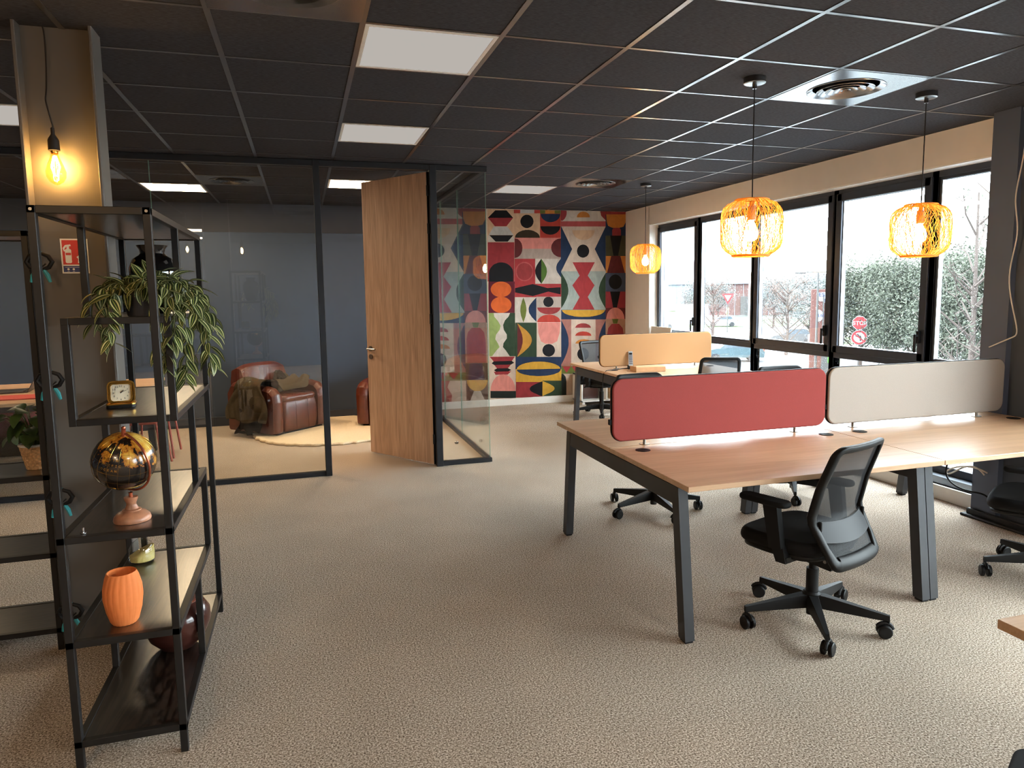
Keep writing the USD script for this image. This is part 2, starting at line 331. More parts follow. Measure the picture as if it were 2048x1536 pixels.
# outdoors
flat('snow', (190, 194, 200), .8, var=.05, scale=.4)
mat('snowy_ground', {'tc': ('texture_coordinate', {}), 'n': ('noise_texture', {'scale': .16, 'detail': 5, 'roughness': .65}), 'rp': ('rgb_ramp', {'ramp': [(.45, lin(50, 54, 46)), (.51, lin(78, 80, 80)), (.57, lin(158, 162, 168))]}), 'p': ('principled_bsdf', {'roughness': .9})}, [('tc.object', 'n.vector'), ('n.fac', 'rp.fac'), ('rp.color', 'p.base_color')], 'p.BSDF')
flat('asphalt', (64, 66, 70), .9, var=.15, scale=.5)
flat('lawn', (52, 66, 32), .95, var=.3, scale=.6)
flat('twig_leaf', (72, 76, 64), .9, var=.3, scale=2)
flat('twig_brown', (104, 86, 78), .9, var=.25, scale=2)
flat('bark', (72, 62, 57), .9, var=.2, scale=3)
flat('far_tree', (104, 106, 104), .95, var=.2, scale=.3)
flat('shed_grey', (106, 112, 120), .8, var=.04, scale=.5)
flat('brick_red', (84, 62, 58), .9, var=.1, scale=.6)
flat('totem_white', (136, 138, 142), .6, var=.02)
flat('totem_ink', (24, 34, 70), .6)
flat('totem_brown', (74, 36, 27), .6, var=.04)
flat('totem_grey', (60, 58, 56), .6)
flat('totem_red', (112, 16, 22), .6, var=.02)
flat('totem_green', (60, 116, 30), .6, var=.02)
flat('car_white', (120, 122, 124), .3, spec=.6, var=.02)
flat('car_silver', (74, 76, 78), .3, metal=.3, var=.02)
flat('car_teal', (50, 70, 76), .3, spec=.6, var=.02)
flat('car_glass', (70, 80, 88), .1, spec=.8)
flat('tyre', (48, 48, 50), .8)
flat('tail_light', (210, 70, 50), .3)
flat('post_yellow', (230, 196, 90), .6)
MURAL_COLOURS=[(236,192,155),(32,30,33),(168,58,62),(214,208,200),(112,36,50),(240,112,52),(228,212,196),(160,176,104),(58,76,54),(232,204,182),(243,152,138),(42,46,42),(208,74,60),(44,60,90),(66,54,40),(112,46,46),(196,172,158),(190,66,68),(92,124,54),(118,126,58),(206,186,172),(216,152,62),(234,176,64),(206,96,94),(184,190,180),(190,126,112),(234,208,186),(172,66,66),(224,142,66),(200,150,122),(76,82,100),(84,80,56)]
MURAL=[(6,[1808,2563,1335,2555,1335,2700,1808,2700]),(27,[1808,2574,1738,2638,1724,2700,1808,2700]),(28,[1367,2609,1378,2645,1399,2668,1427,2684,1450,2690,1473,2691,1506,2685,1535,2671,1556,2649,1564,2631,1566,2613]),(23,[1808,2563,1808,2490,1335,2484,1335,2555]),(13,[1808,2490,1809,1853,1335,1855,1335,2484]),(26,[1808,2490,1639,2171,1809,1858,1335,1859,1335,2484]),(0,[1637,2436,1633,2404,1619,2374,1597,2347,1584,2335,1552,2316,1515,2303,1476,2297,1437,2298,1418,2302,1382,2314,1335,2346,1335,2432]),(1,[1551,2121,1543,2101,1531,2083,1515,2068,1476,2051,1454,2050,1433,2054,1413,2062,1396,2075,1383,2091,1373,2110,1368,2131,1368,2152,1373,2173,1383,2192,1397,2208,1414,2221,1434,2229,1455,2233,1476,2232,1497,2226,1516,2216,1531,2201,1543,2183,1551,2163,1553,2142]),(24,[1809,1858,1809,1299,1335,1309,1335,1859]),(8,[1806,1831,1806,1764,1806,1326,1762,1395,1726,1463,1713,1496,1704,1530,1700,1564,1704,1631,1713,1664,1743,1731]),(17,[1639,1986,1531,1797,1634,1659,1530,1494,1633,1314,1335,1319,1335,1382,1405,1496,1335,1601,1335,1712,1406,1798,1335,1925,1335,1986]),(13,[1809,1306,1809,1164,1335,1176,1335,1316]),(22,[1794,1292,1776,1270,1741,1249,1691,1233,1629,1220,1558,1212,1482,1210,1405,1213,1335,1221,1335,1313,1796,1304]),(25,[1809,1168,1809,487,1335,508,1335,1180]),(26,[1650,1172,1649,499,1335,512,1335,1180]),(13,[1809,1159,1809,1076,1809,528,1742,658,1725,701,1711,743,1701,786,1697,828,1697,870,1711,953,1742,1036]),(27,[1337,1067,1349,1088,1374,1106,1409,1117,1463,1121,1504,1115,1549,1096,1570,1075,1577,1053,1336,1060]),(12,[1336,946,1343,967,1349,973,1375,990,1411,1001,1452,1005,1509,998,1545,985,1571,967,1581,953,1584,938]),(28,[1338,841,1351,861,1378,878,1415,889,1474,892,1531,882,1566,867,1588,847,1596,825,1338,834]),(1,[1542,655,1535,635,1523,618,1508,604,1490,594,1470,589,1449,589,1429,593,1410,602,1393,616,1380,632,1371,651,1366,672,1366,693,1371,713,1380,731,1394,747,1410,758,1430,766,1450,769,1471,767,1491,760,1509,749,1524,734,1535,716,1542,696,1544,675]),(19,[1809,492,1809,377,1335,399,1335,512]),(17,[1413,504,1343,412,1335,424,1335,507]),(17,[1559,498,1488,406,1420,504]),(17,[1705,492,1634,399,1566,498]),(9,[1809,377,1809,100,1335,100,1335,399]),(27,[1583,388,1546,300,1607,194,1597,100,1360,100,1347,208,1412,307,1388,397]),(13,[2128,2360,1806,2357,1806,2700,2127,2700]),(27,[2127,2660,1806,2654,1806,2700,2127,2700]),(28,[2125,2665,2120,2557,2084,2490,2022,2474,1913,2472,1845,2498,1820,2563,1816,2659]),(27,[2020,2474,2045,2443,2045,2364,1908,2362,1908,2441,1927,2472]),(31,[2126,2364,2127,2073,1808,2073,1808,2361]),(1,[2060,2364,2001,2077,1928,2077,1876,2362]),(28,[2125,2075,2126,1829,1809,1831,1808,2075]),(15,[2036,2075,2108,1832,1828,1833,1894,2075]),(30,[2123,1832,2124,1562,1806,1566,1806,1833]),(1,[2059,1680,2051,1657,2037,1637,2020,1620,1999,1608,1976,1601,1952,1600,1929,1605,1907,1615,1887,1629,1872,1648,1861,1670,1856,1694,1856,1718,1861,1742,1872,1763,1887,1782,1906,1796,1928,1806,1952,1810,1976,1808,1999,1801,2020,1789,2037,1772,2050,1752,2059,1729,2062,1704]),(2,[2122,1564,2122,1322,1806,1328,1806,1568]),(1,[2037,1565,1983,1329,1927,1331,1877,1567]),(15,[2120,1327,2121,1166,1806,1173,1806,1333]),(10,[1817,1194,1831,1249,1849,1280,1873,1306,1918,1331,1950,1337,1967,1336,1984,1334,2016,1322,2045,1302,2069,1276,2094,1225,2099,1207,2103,1168,1816,1175]),(29,[2118,1168,2120,607,1806,620,1806,1175]),(19,[2009,1171,1989,1103,1927,1105,1907,1173]),(27,[1828,937,1846,1039,1902,1101,2019,1098,2079,1032,2094,929,2100,613,1829,623]),(31,[2118,612,2119,363,1806,377,1806,624]),(13,[2040,615,2071,379,1836,389,1866,622]),(14,[2116,367,2117,100,1809,100,1809,382]),(22,[2110,354,2102,319,2087,287,2077,273,2052,249,2037,239,2006,227,1989,223,1955,223,1921,231,1905,238,1862,270,1840,299,1825,332,1816,386,2111,372]),(6,[2011,224,2066,100,1862,100,1916,229]),(0,[2520,2260,2147,2257,2155,2700,2527,2700]),(1,[2264,2682,2423,2685,2516,2587,2157,2580]),(2,[2516,2587,2419,2472,2256,2470,2162,2580]),(3,[2432,2468,2520,2355,2166,2352,2238,2465]),(6,[2520,2351,2521,2263,2153,2260,2153,2347]),(1,[2515,2353,2434,2266,2261,2265,2175,2350]),(2,[2527,2258,2519,1722,2141,1726,2151,2255]),(1,[2161,1837,2164,1862,2171,1885,2183,1908,2218,1946,2241,1961,2293,1980,2321,1984,2350,1984,2378,1980,2405,1972,2430,1961,2453,1945,2472,1927,2487,1907,2499,1884,2507,1836,2506,1722,2159,1725]),(4,[2524,1722,2517,1290,2144,1298,2152,1725]),(5,[2470,1591,2458,1568,2439,1547,2414,1531,2384,1519,2351,1512,2317,1511,2283,1516,2252,1526,2225,1541,2204,1560,2189,1583,2182,1607,2182,1631,2190,1655,2206,1677,2228,1696,2255,1710,2287,1720,2320,1724,2354,1722,2387,1715,2417,1702,2441,1685,2460,1664,2471,1640,2475,1616]),(5,[2469,1377,2457,1353,2438,1332,2413,1314,2383,1302,2350,1295,2315,1295,2282,1300,2251,1311,2224,1327,2202,1347,2187,1370,2180,1396,2180,1421,2189,1446,2204,1469,2226,1488,2254,1503,2285,1513,2319,1517,2353,1515,2386,1507,2415,1494,2440,1476,2459,1454,2470,1429,2474,1403]),(6,[2526,1290,2517,687,2137,702,2148,1298]),(7,[2217,1296,2223,1247,2277,1181,2314,1116,2298,1062,2247,999,2233,935,2268,879,2293,824,2241,772,2184,700,2146,702,2148,1298]),(8,[2522,687,2438,690,2387,767,2341,823,2351,877,2399,940,2400,994,2358,1061,2348,1126,2376,1190,2429,1242,2452,1291,2526,1290]),(9,[2526,687,2519,189,2137,210,2146,702]),(2,[2513,683,2464,619,2205,626,2150,693]),(1,[2466,624,2500,596,2452,572,2211,578,2175,601,2205,628]),(2,[2452,572,2406,523,2252,528,2211,578]),(1,[2406,525,2458,497,2416,479,2236,483,2205,506,2252,528]),(2,[2455,479,2404,435,2228,439,2204,484]),(10,[2152,216,2158,269,2173,320,2197,364,2228,400,2246,414,2285,433,2305,439,2347,440,2388,429,2408,418,2427,405,2460,371,2487,328,2505,278,2511,251,2515,196]),(11,[2519,196,2518,100,2448,100,2151,117,2152,216]),(12,[2527,2698,2912,2700,2911,2653,2526,2646]),(3,[2821,2653,2618,2649,2619,2700,2821,2700]),(0,[2907,2655,2903,2321,2521,2317,2526,2648]),(1,[2805,2522,2797,2502,2785,2484,2769,2469,2728,2452,2706,2451,2685,2454,2665,2462,2647,2475,2633,2490,2624,2509,2619,2530,2619,2551,2625,2571,2635,2590,2649,2606,2667,2619,2687,2628,2709,2632,2731,2631,2752,2626,2771,2615,2786,2601,2798,2584,2806,2564,2808,2543]),(14,[2538,2330,2548,2355,2557,2366,2567,2377,2594,2397,2647,2418,2687,2425,2729,2427,2770,2424,2809,2414,2857,2390,2880,2370,2888,2358,2898,2334,2899,2321,2537,2318]),(12,[3206,2324,2901,2321,2905,2700,3208,2700]),(19,[3208,2657,2905,2651,2905,2700,3208,2700]),(28,[3118,2655,2980,2652,2980,2700,3118,2700]),(13,[3203,2652,3194,2613,3179,2589,3144,2560,3099,2542,3048,2536,3015,2541,2985,2550,2947,2575,2928,2596,2922,2608,2914,2634,2914,2647]),(1,[3199,2469,3191,2443,3184,2431,3165,2408,3140,2389,3111,2375,3078,2367,3045,2365,2996,2374,2967,2387,2943,2405,2924,2427,2918,2440,2910,2465,2910,2479,3200,2483]),(10,[3210,2324,3209,2169,2528,2165,2530,2318]),(16,[3209,2173,3208,2034,2526,2034,2528,2169]),(15,[2532,2311,2571,2304,2594,2290,2613,2270,2629,2245,2639,2217,2643,2186,2638,2140,2627,2111,2611,2086,2590,2066,2567,2052,2528,2044]),(15,[3206,2056,3173,2059,3141,2070,3101,2096,3074,2134,3065,2163,3063,2193,3069,2222,3075,2236,3103,2274,3128,2293,3158,2307,3174,2312,3208,2315]),(17,[2875,2034,2871,1687,2523,1690,2528,2034]),(23,[2796,1827,2785,1798,2768,1772,2745,1751,2718,1736,2689,1727,2658,1726,2628,1731,2601,1744,2577,1762,2557,1786,2544,1814,2538,1844,2538,1874,2545,1904,2559,1932,2579,1955,2604,1973,2632,1986,2662,1991,2692,1989,2722,1980,2748,1965,2770,1944,2786,1918,2797,1889,2800,1858]),(27,[2778,1831,2769,1805,2754,1782,2734,1763,2711,1750,2686,1742,2660,1741,2634,1746,2610,1757,2589,1773,2573,1794,2561,1819,2555,1845,2556,1873,2562,1899,2574,1923,2591,1944,2613,1960,2637,1971,2663,1976,2689,1974,2714,1966,2737,1953,2756,1934,2770,1911,2779,1885,2782,1858]),(6,[3210,2034,3208,1684,2869,1687,2873,2034]),(6,[2951,2034,2947,1686,2809,1688,2813,2034]),(17,[2827,2034,2823,1687,2786,1688,2791,2034]),(1,[2916,2034,2913,1758,2913,1689,2859,1758,2845,1782,2827,1828,2823,1874,2836,1919,2847,1942,2879,1988]),(18,[2916,2034,2964,1965,2987,1919,2994,1896,2997,1850,2986,1804,2975,1781,2947,1735,2913,1689]),(17,[3208,1686,3206,1498,2523,1508,2525,1692]),(1,[2786,1686,3005,1627,3198,1638,3197,1537,3016,1579,2784,1519,2528,1574,2529,1632]),(6,[2839,1503,2835,1146,2520,1154,2525,1508]),(19,[2647,1502,2673,1432,2685,1386,2689,1362,2690,1316,2678,1247,2643,1155,2610,1248,2599,1318,2606,1387,2628,1456]),(13,[2837,1499,2836,1454,2833,1159,2766,1229,2735,1275,2725,1297,2721,1343,2726,1365,2736,1388,2751,1410,2790,1454]),(20,[3207,1504,3204,1145,2833,1154,2837,1510]),(1,[3089,1417,3083,1401,3060,1376,3044,1368,3027,1364,3009,1363,2992,1366,2975,1373,2961,1383,2950,1396,2938,1428,2938,1445,2951,1476,2962,1488,2977,1498,2993,1504,3028,1506,3045,1501,3061,1492,3074,1480,3089,1450,3091,1434]),(27,[3196,1353,3191,1330,3177,1310,3141,1283,3090,1266,3051,1260,3011,1260,2952,1269,2902,1288,2877,1306,2859,1326,2850,1348,2849,1359]),(12,[2848,1167,2858,1191,2866,1202,2902,1231,2934,1245,2971,1254,3031,1257,3071,1252,3108,1241,3154,1216,3166,1206,3184,1183,3190,1170,3194,1145,2847,1154]),(8,[2842,1148,2837,661,2522,674,2529,1156]),(21,[2556,1146,2678,1049,2710,1017,2736,985,2753,953,2762,921,2762,890,2752,859,2734,828,2707,797,2636,737,2549,677]),(15,[2556,1138,2600,1046,2621,986,2630,925,2629,895,2626,865,2609,805,2582,745,2549,686]),(26,[3204,1147,3200,647,2832,662,2838,1157]),(10,[3192,1145,3179,993,3141,877,3067,843,2962,847,2897,885,2861,1002,2854,1154]),(1,[3104,728,3096,709,3084,692,3068,679,3049,669,3028,664,3006,664,2985,668,2965,677,2948,690,2934,706,2924,725,2920,745,2920,766,2925,786,2935,804,2949,819,2967,831,2987,838,3008,841,3030,839,3050,832,3069,821,3085,807,3097,789,3104,769,3107,749]),(13,[3203,651,3201,472,2519,503,2522,678]),(22,[2540,517,2546,529,2572,551,2613,570,2668,585,2768,598,2881,597,2955,590,3025,577,3057,569,3113,549,3155,526,3170,513,3181,501,3190,475,2538,504]),(22,[3201,474,3200,288,2521,322,2524,505]),(13,[3190,468,3180,447,3154,428,3085,406,3023,396,2953,391,2840,393,2731,405,2637,427,2589,445,2571,455,2546,476,2539,487,2537,498]),(13,[3190,482,3189,464,2537,484,2537,498]),(2,[2919,304,2917,100,2606,100,2520,105,2523,324]),(1,[2915,315,2912,100,2903,100,2873,113,2771,162,2747,178,2731,194,2723,209,2724,223,2732,237,2748,251,2772,264,2836,290]),(8,[3203,310,3201,100,3002,100,2912,105,2915,324]),(22,[2915,320,3022,271,3073,240,3088,225,3096,210,3096,196,3088,182,3072,168,3049,155,3021,142,2912,105]),(6,[3889,2563,3210,2552,3211,2700,3889,2700]),(27,[3299,2686,3295,2649,3287,2622,3267,2587,3240,2564,3210,2556]),(27,[3284,2628,3210,2562,3211,2700,3297,2700]),(27,[3889,2574,3819,2638,3805,2700,3889,2700]),(28,[3448,2609,3454,2637,3465,2654,3488,2674,3508,2684,3530,2690,3553,2691,3587,2685,3616,2671,3631,2657,3641,2640,3647,2613]),(23,[3889,2563,3889,2490,3209,2481,3210,2552]),(13,[3889,2490,3889,1853,3204,1856,3209,2481]),(26,[3889,2490,3720,2171,3889,1858,3209,1860,3375,2169,3214,2481]),(0,[3718,2436,3714,2404,3700,2374,3690,2360,3664,2335,3615,2308,3577,2299,3538,2297,3518,2298,3480,2307,3431,2333,3406,2357,3389,2385,3380,2416,3379,2431]),(1,[3631,2121,3624,2101,3612,2083,3596,2068,3557,2051,3535,2050,3514,2054,3494,2062,3477,2075,3463,2091,3454,2110,3449,2131,3449,2152,3454,2173,3464,2192,3478,2208,3495,2221,3515,2229,3536,2233,3557,2232,3578,2226,3597,2216,3612,2201,3624,2183,3631,2163,3634,2142]),(24,[3889,1858,3890,1299,3205,1313,3209,1860]),(8,[3209,1843,3272,1742,3301,1675,3315,1607,3315,1574,3310,1540,3287,1473,3250,1406,3205,1339]),(8,[3887,1831,3887,1764,3887,1326,3843,1395,3807,1463,3794,1496,3780,1564,3785,1631,3807,1698,3843,1764]),(13,[3210,2043,3209,1791,3208,1773,3153,1846,3138,1882,3135,1918,3145,1953,3154,1971]),(17,[3720,1986,3611,1797,3715,1659,3611,1494,3714,1314,3378,1320,3486,1496,3375,1662,3487,1798,3381,1986]),(13,[3890,1306,3890,1164,3204,1181,3205,1320]),(22,[3875,1292,3857,1270,3822,1249,3799,1240,3742,1226,3639,1212,3524,1211,3413,1221,3318,1243,3270,1261,3251,1272,3226,1294,3219,1306,3217,1317,3877,1304]),(25,[3890,1168,3890,487,3199,517,3204,1185]),(26,[3731,1172,3730,499,3352,515,3356,1181]),(13,[3204,1176,3270,1048,3301,962,3311,919,3315,834,3310,791,3286,707,3247,623,3200,540]),(13,[3890,1159,3890,1076,3890,528,3823,658,3806,701,3792,743,3782,786,3777,828,3777,870,3782,911,3792,953,3823,1036]),(27,[3418,1067,3430,1088,3455,1106,3490,1117,3516,1121,3544,1121,3585,1115,3630,1096,3651,1075,3658,1053,3417,1060]),(12,[3417,953,3430,973,3455,990,3491,1001,3533,1005,3590,998,3626,985,3652,967,3661,953,3665,938,3417,946]),(28,[3419,841,3432,861,3459,878,3496,889,3555,892,3612,882,3646,867,3669,847,3677,825,3418,834]),(1,[3623,655,3616,635,3604,618,3589,604,3571,594,3551,589,3530,589,3510,593,3491,602,3474,616,3461,632,3452,651,3447,672,3447,693,3452,713,3461,731,3475,747,3491,758,3510,766,3531,769,3552,767,3571,760,3589,749,3604,734,3616,716,3623,696]),(19,[3890,492,3890,377,3203,409,3204,521]),(17,[3350,511,3280,419,3214,516]),(17,[3494,504,3424,412,3357,510]),(17,[3639,498,3569,406,3501,504]),(17,[3786,492,3715,399,3647,498]),(9,[3890,377,3890,100,3201,100,3203,409]),(11,[3229,406,3265,363,3277,295,3275,100,3201,100,3203,409]),(27,[3664,388,3627,300,3688,194,3678,100,3441,100,3427,208,3493,307,3469,397]),(13,[3887,2357,3887,2700,4200,2700,4200,2360]),(27,[3887,2654,3887,2700,4200,2700,4200,2660]),(28,[4200,2665,4200,2555,4165,2490,4103,2474,3993,2472,3925,2498,3901,2563,3896,2659]),(27,[4101,2474,4125,2443,4126,2364,3989,2362,3989,2441,4008,2472]),(31,[4200,2364,4200,2073,3889,2073,3889,2361]),(1,[4140,2364,4082,2077,4009,2077,3957,2362]),(28,[4200,2075,4200,1829,3889,1831,3889,2075]),(15,[4117,2075,4189,1832,3909,1833,3975,2075]),(30,[4200,1832,4200,1562,3887,1566,3887,1833]),(1,[4140,1680,4132,1657,4118,1637,4101,1620,4080,1608,4057,1601,4033,1600,4009,1605,3987,1615,3968,1629,3953,1648,3942,1670,3937,1694,3937,1718,3942,1742,3953,1763,3968,1782,3987,1796,4009,1806,4033,1810,4057,1808,4080,1801,4100,1789,4118,1772,4131,1752,4140,1729,4142,1704]),(2,[4200,1564,4200,1322,3887,1328,3887,1568]),(1,[4118,1565,4064,1329,4007,1331,3958,1567]),(15,[4200,1327,4200,1166,3887,1173,3887,1333]),(10,[3898,1194,3912,1249,3930,1280,3954,1306,3999,1331,4031,1337,4048,1336,4064,1334,4096,1322,4125,1302,4150,1276,4175,1225,4180,1207,4184,1168,3897,1175]),(29,[4199,1168,4200,607,3887,620,3887,1175]),(19,[4089,1171,4070,1103,4008,1105,3988,1173]),(27,[3909,937,3927,1039,3983,1101,4100,1098,4159,1032,4175,929,4181,613,3910,623]),(31,[4198,612,4199,363,3887,377,3887,624]),(13,[4121,615,4152,379,3917,389,3947,622]),(14,[4197,367,4198,100,3890,100,3890,382]),(22,[4192,372,4188,336,4176,302,4168,287,4146,260,4118,239,4103,232,4070,223,4036,223,4002,231,3986,238,3943,270,3921,299,3906,332,3897,386]),(6,[4092,224,4146,100,3943,100,3997,229])]
# ---------------------------------------------------------------- setting
CEIL, XR, YB, YG, XS = 2.70, 4.20, 6.33, 3.20, 1.32      # ceiling, window wall, back wall, glass front, glass side
XL, YF = -5.0, -7.0
obj('floor', MB().box(XL-.1, 4.5, YF-.1, 6.6, -.2, 0), 'carpet'); tag(stage.GetPrimAtPath('/World/floor'), kind='structure')
ceil = struct('ceiling')
obj('slab', MB().box(XL-.1, 4.6, YF-.1, 6.7, 2.76, 2.9), 'tile', ceil)  # unseen above the tiles, placed to keep sky light out
SPECIAL = {(0, 0): 'dim', (0, 3): 'dim', (3, 7): 'dim', (-4, 3): 'dim', (-3, 8): 'lit', (0, 7): 'lit', (-4, -7): 'lit', (-4, -10): 'lit', (2, -9): 'white', (3, -9): 'white', (-7, 7): 'lit',
           (4, 0): 'vent', (4, 6): 'vent', (-2, 7): 'vent', (-1, -1): 'vent'}
for i in range(-8, 7):
    for j in range(-2, 11):
        if (i, j) in SPECIAL: continue
        x1, y1 = min(.6*i+.594, XR-.004), min(.6*j+.594, 6.36)
        if i >= 6 and j < 0: x1 = 4.1
        obj('ceiling_tile', MB().box(.6*i+.006, x1, .6*j+.006, y1, CEIL+.003, CEIL+.02), 'tile', ceil, smooth=False)
obj('plain_tiles', MB().box(XL, 4.2, YF, -1.2, CEIL+.003, CEIL+.02), 'tile', ceil, smooth=False)
for i in range(-8, 8):
    w = .012 if i < 7 else .004
    obj('grid_bar', MB().box(.6*i-.012, .6*i+w, -1.2, 6.36, CEIL, CEIL+.006), 'satin_black', ceil, smooth=False)
for j in range(-2, 11):
    obj('grid_bar', MB().box(-4.8, XR, .6*j-.0095, .6*j+.0095, CEIL+.0003, CEIL+.0058), 'satin_black', ceil, smooth=False)

# window wall: head, far pier, piece of plain wall
wr = struct('wall_right')
WZ0, WZ1, WY0, WY1 = .10, 2.455, .53, 5.60
obj('lintel', MB().box(XR, 4.45, WY0-.2, WY1+.01, WZ1, 2.76), 'beige_wall', wr)
obj('pier', MB().box(XR, 4.5, WY1, 6.6, 0, 2.76), 'beige_wall', wr)
obj('reveal', MB().box(XR+.004, 4.36, WY1-.012, WY1+.002, .1, WZ1+.002), 'white_paint', wr)
obj('soffit', MB().box(XR+.004, 4.36, WY0, WY1, WZ1-.008, WZ1+.002), 'white_paint', wr)
obj('wall_panel', MB().box(4.13, 4.5, -.30, .36, 0, 2.76).box(4.13, 4.5, YF, -6.2, 0, 2.76).box(4.13, 4.5, -6.2, -.3, 2.455, 2.76).box(4.13, 4.5, -6.2, -.3, 0, .12), 'slate_wall', wr)
obj('pilaster', MB().box(4.085, 4.5, .345, .53, 0, 2.76), 'grey_wall', wr)
tag(obj('trim_3', MB().box(4.02, 4.14, -2.5, .56, 0, .016, .006).box(4.06, 4.10, -2.5, .545, 0, .05, .006), 'frame_black'), kind='structure')
tag(obj('baseboard_right', MB().box(XR-.012, XR+.012, WY0, WY1, 0, .105, .003), 'white_paint'), kind='structure')
tag(obj('trim_1', MB().box(XR+.012, 4.6, WY0, WY1+.1, -.02, .045).box(4.26, 4.36, WY0, WY1, .045, .10), 'frame_black'), kind='structure')
tag(obj('trim_2', MB().box(4.245, 4.36, WY0, WY1, .10, .155, .004), 'alu_light'), kind='structure')
# five bays of window: fixed light below, tall light above
MUL = [5.60, 4.555, 3.44, 2.24, 1.19, .12]
for b in range(5):
    y1, y0 = MUL[b], MUL[b+1]
    w = struct(f'window_{b+1}')
    e = .03
    opener = b in (0, 2, 3)
    fr = MB()
    for (a0, a1, c0, c1) in ((y0-e, y0+e, .155, 2.458), (y1-e, y1+e, .155, 2.458), (y0+e, y1-e, 2.40, 2.458), (y0+e, y1-e, .155, .215), (y0+e, y1-e, .945, 1.005)):
        fr.box(4.335, 4.41, a0, a1, c0, c1, .003)
    obj('frame', fr, 'alu', w)
    s, sx = MB(), 4.318 if opener else 4.345
    g = .055 if opener else .022
    for (a0, a1, c0, c1) in ((y0+e-.012, y0+e+g, .995, 2.41), (y1-e-g, y1-e+.012, .995, 2.41), (y0+e, y1-e, .995, .995+g+.01), (y0+e, y1-e, 2.41-g-.01, 2.41)):
        s.box(sx, 4.395, a0, a1, c0, c1, .004)
    sash = obj('sash', s, 'alu', w)
    gk = MB(); q = g+e
    for (a0, a1, c0, c1) in ((y0+q, y0+q+.008, 1.0+g, 2.40-g), (y1-q-.008, y1-q, 1.0+g, 2.40-g)):
        gk.box(4.34, 4.38, a0, a1, c0, c1)
    obj('gasket', gk, 'alu_light', sash)  # pale colour stands in for sky light on the sash sides
    obj('pane', MB().box(4.366, 4.376, y0+q-.01, y1-q+.01, 1.0+g-.01, 2.40-g+.01), 'wet_glass', sash, smooth=False)
    obj('lower_pane', MB().box(4.366, 4.376, y0+e-.005, y1-e+.005, .21, .95), 'wet_glass', w, smooth=False)
    if opener:
        yh = (y0+e+.03) if b != 1 else y1
        h = MB().box(4.29, 4.32, yh-.014, yh+.014, 1.14, 1.24, .005).box(4.262, 4.296, yh-.010, yh+.010, 1.19, 1.212, .005).box(4.262, 4.276, yh-.011, yh+.011, 1.07, 1.212, .005)
        obj('handle', h, 'black_plastic', sash)

# unseen windows beyond the wall strip, out of frame, placed to light the foreground
for b, (y0, y1) in enumerate(((-1.75, -.30), (-3.2, -1.75), (-4.7, -3.2), (-6.2, -4.7))):
    w = struct(f'window_{b+6}'); e = .04
    fr = MB()
    for (a0, a1, c0, c1) in ((y0, y0+e, .12, 2.455), (y1-e, y1, .12, 2.455), (y0+e, y1-e, 2.39, 2.455), (y0+e, y1-e, .12, .19), (y0+e, y1-e, .945, 1.02)):
        fr.box(4.335, 4.41, a0, a1, c0, c1, .003)
    obj('frame', fr, 'alu', w)
    obj('pane', MB().box(4.366, 4.376, y0+e, y1-e, .19, 2.39), 'glass', w, smooth=False)

# back wall with the mural; dark lining wall inside the glass room
wb = struct('wall_back')
obj('wall_panel', MB().box(1.22, 4.5, YB, 6.6, 0, 2.76), 'beige_wall', wb)
obj('lining', MB().box(XL, 1.30, 6.12, 6.5, 0, 2.335, .004), 'blue_wall', wb)
obj('upper_wall', MB().box(XL, 1.30, 6.36, 6.6, 2.30, 2.76), 'dark_wall', wb)
tag(obj('baseboard_back', MB().box(1.335, XR-.01, YB-.018, YB, 0, .095, .003), 'white_paint'), kind='structure')
tag(obj('baseboard_room', MB().box(XL, 1.30, 6.10, 6.121, 0, .115, .003), 'dark_skirting'), kind='structure')
tag(obj('wall_left', MB().box(XL-.1, XL, YF, 6.6, 0, 2.76), 'dark_wall'), kind='structure')
tag(obj('wall_front', MB().box(XL, 4.5, YF-.1, YF, 0, 2.76), 'grey_wall'), kind='structure')

def mural():
    V, Fc, C = [], [], []; k = 0
    for li, (ci, q) in enumerate(MURAL):
        P = np.array(q, float).reshape(-1, 2)/1000
        pg = Polygon(P)
        if not pg.is_valid: pg = pg.buffer(0)
        for g in getattr(pg, 'geoms', [pg]):
            if g.is_empty: continue
            v, f = trimesh.creation.triangulate_polygon(g, engine='earcut')
            v = np.asarray(v); f = np.asarray(f)
            a, b, c = v[f[0, 0]], v[f[0, 1]], v[f[0, 2]]
            V.append(np.c_[v[:, 0], np.full(len(v), YB-.0015-.00004*li), v[:, 1]])
            Fc.append(f+k); k += len(v)
            C.append(np.tile(np.array(lin(*MURAL_COLOURS[ci]))*.64, (len(v), 1)))
    V, Fc, C = np.vstack(V), np.vstack(Fc), np.vstack(C)
    bk = trimesh.creation.box([XR-.002-1.335, .0012, CEIL-.097]); bk.apply_translation([(XR-.002+1.335)/2, YB-.0007, (CEIL+.097)/2])
    Fc = np.vstack([Fc, bk.faces+len(V)]); V = np.vstack([V, bk.vertices]); C = np.vstack([C, np.tile(lin(200, 180, 160), (len(bk.vertices), 1))])
    p = obj('wall_mural', trimesh.Trimesh(V, Fc, process=False), 'mural_paint', smooth=False)
    UsdGeom.PrimvarsAPI(p).CreatePrimvar('paint', Sdf.ValueTypeNames.Color3fArray, 'vertex').Set(Vt.Vec3fArray.FromNumpy(C.astype(np.float32)))
    tag(p, 'floor to ceiling wallpaper of bold abstract shapes in red, pink, navy and ochre', 'mural')
mural()

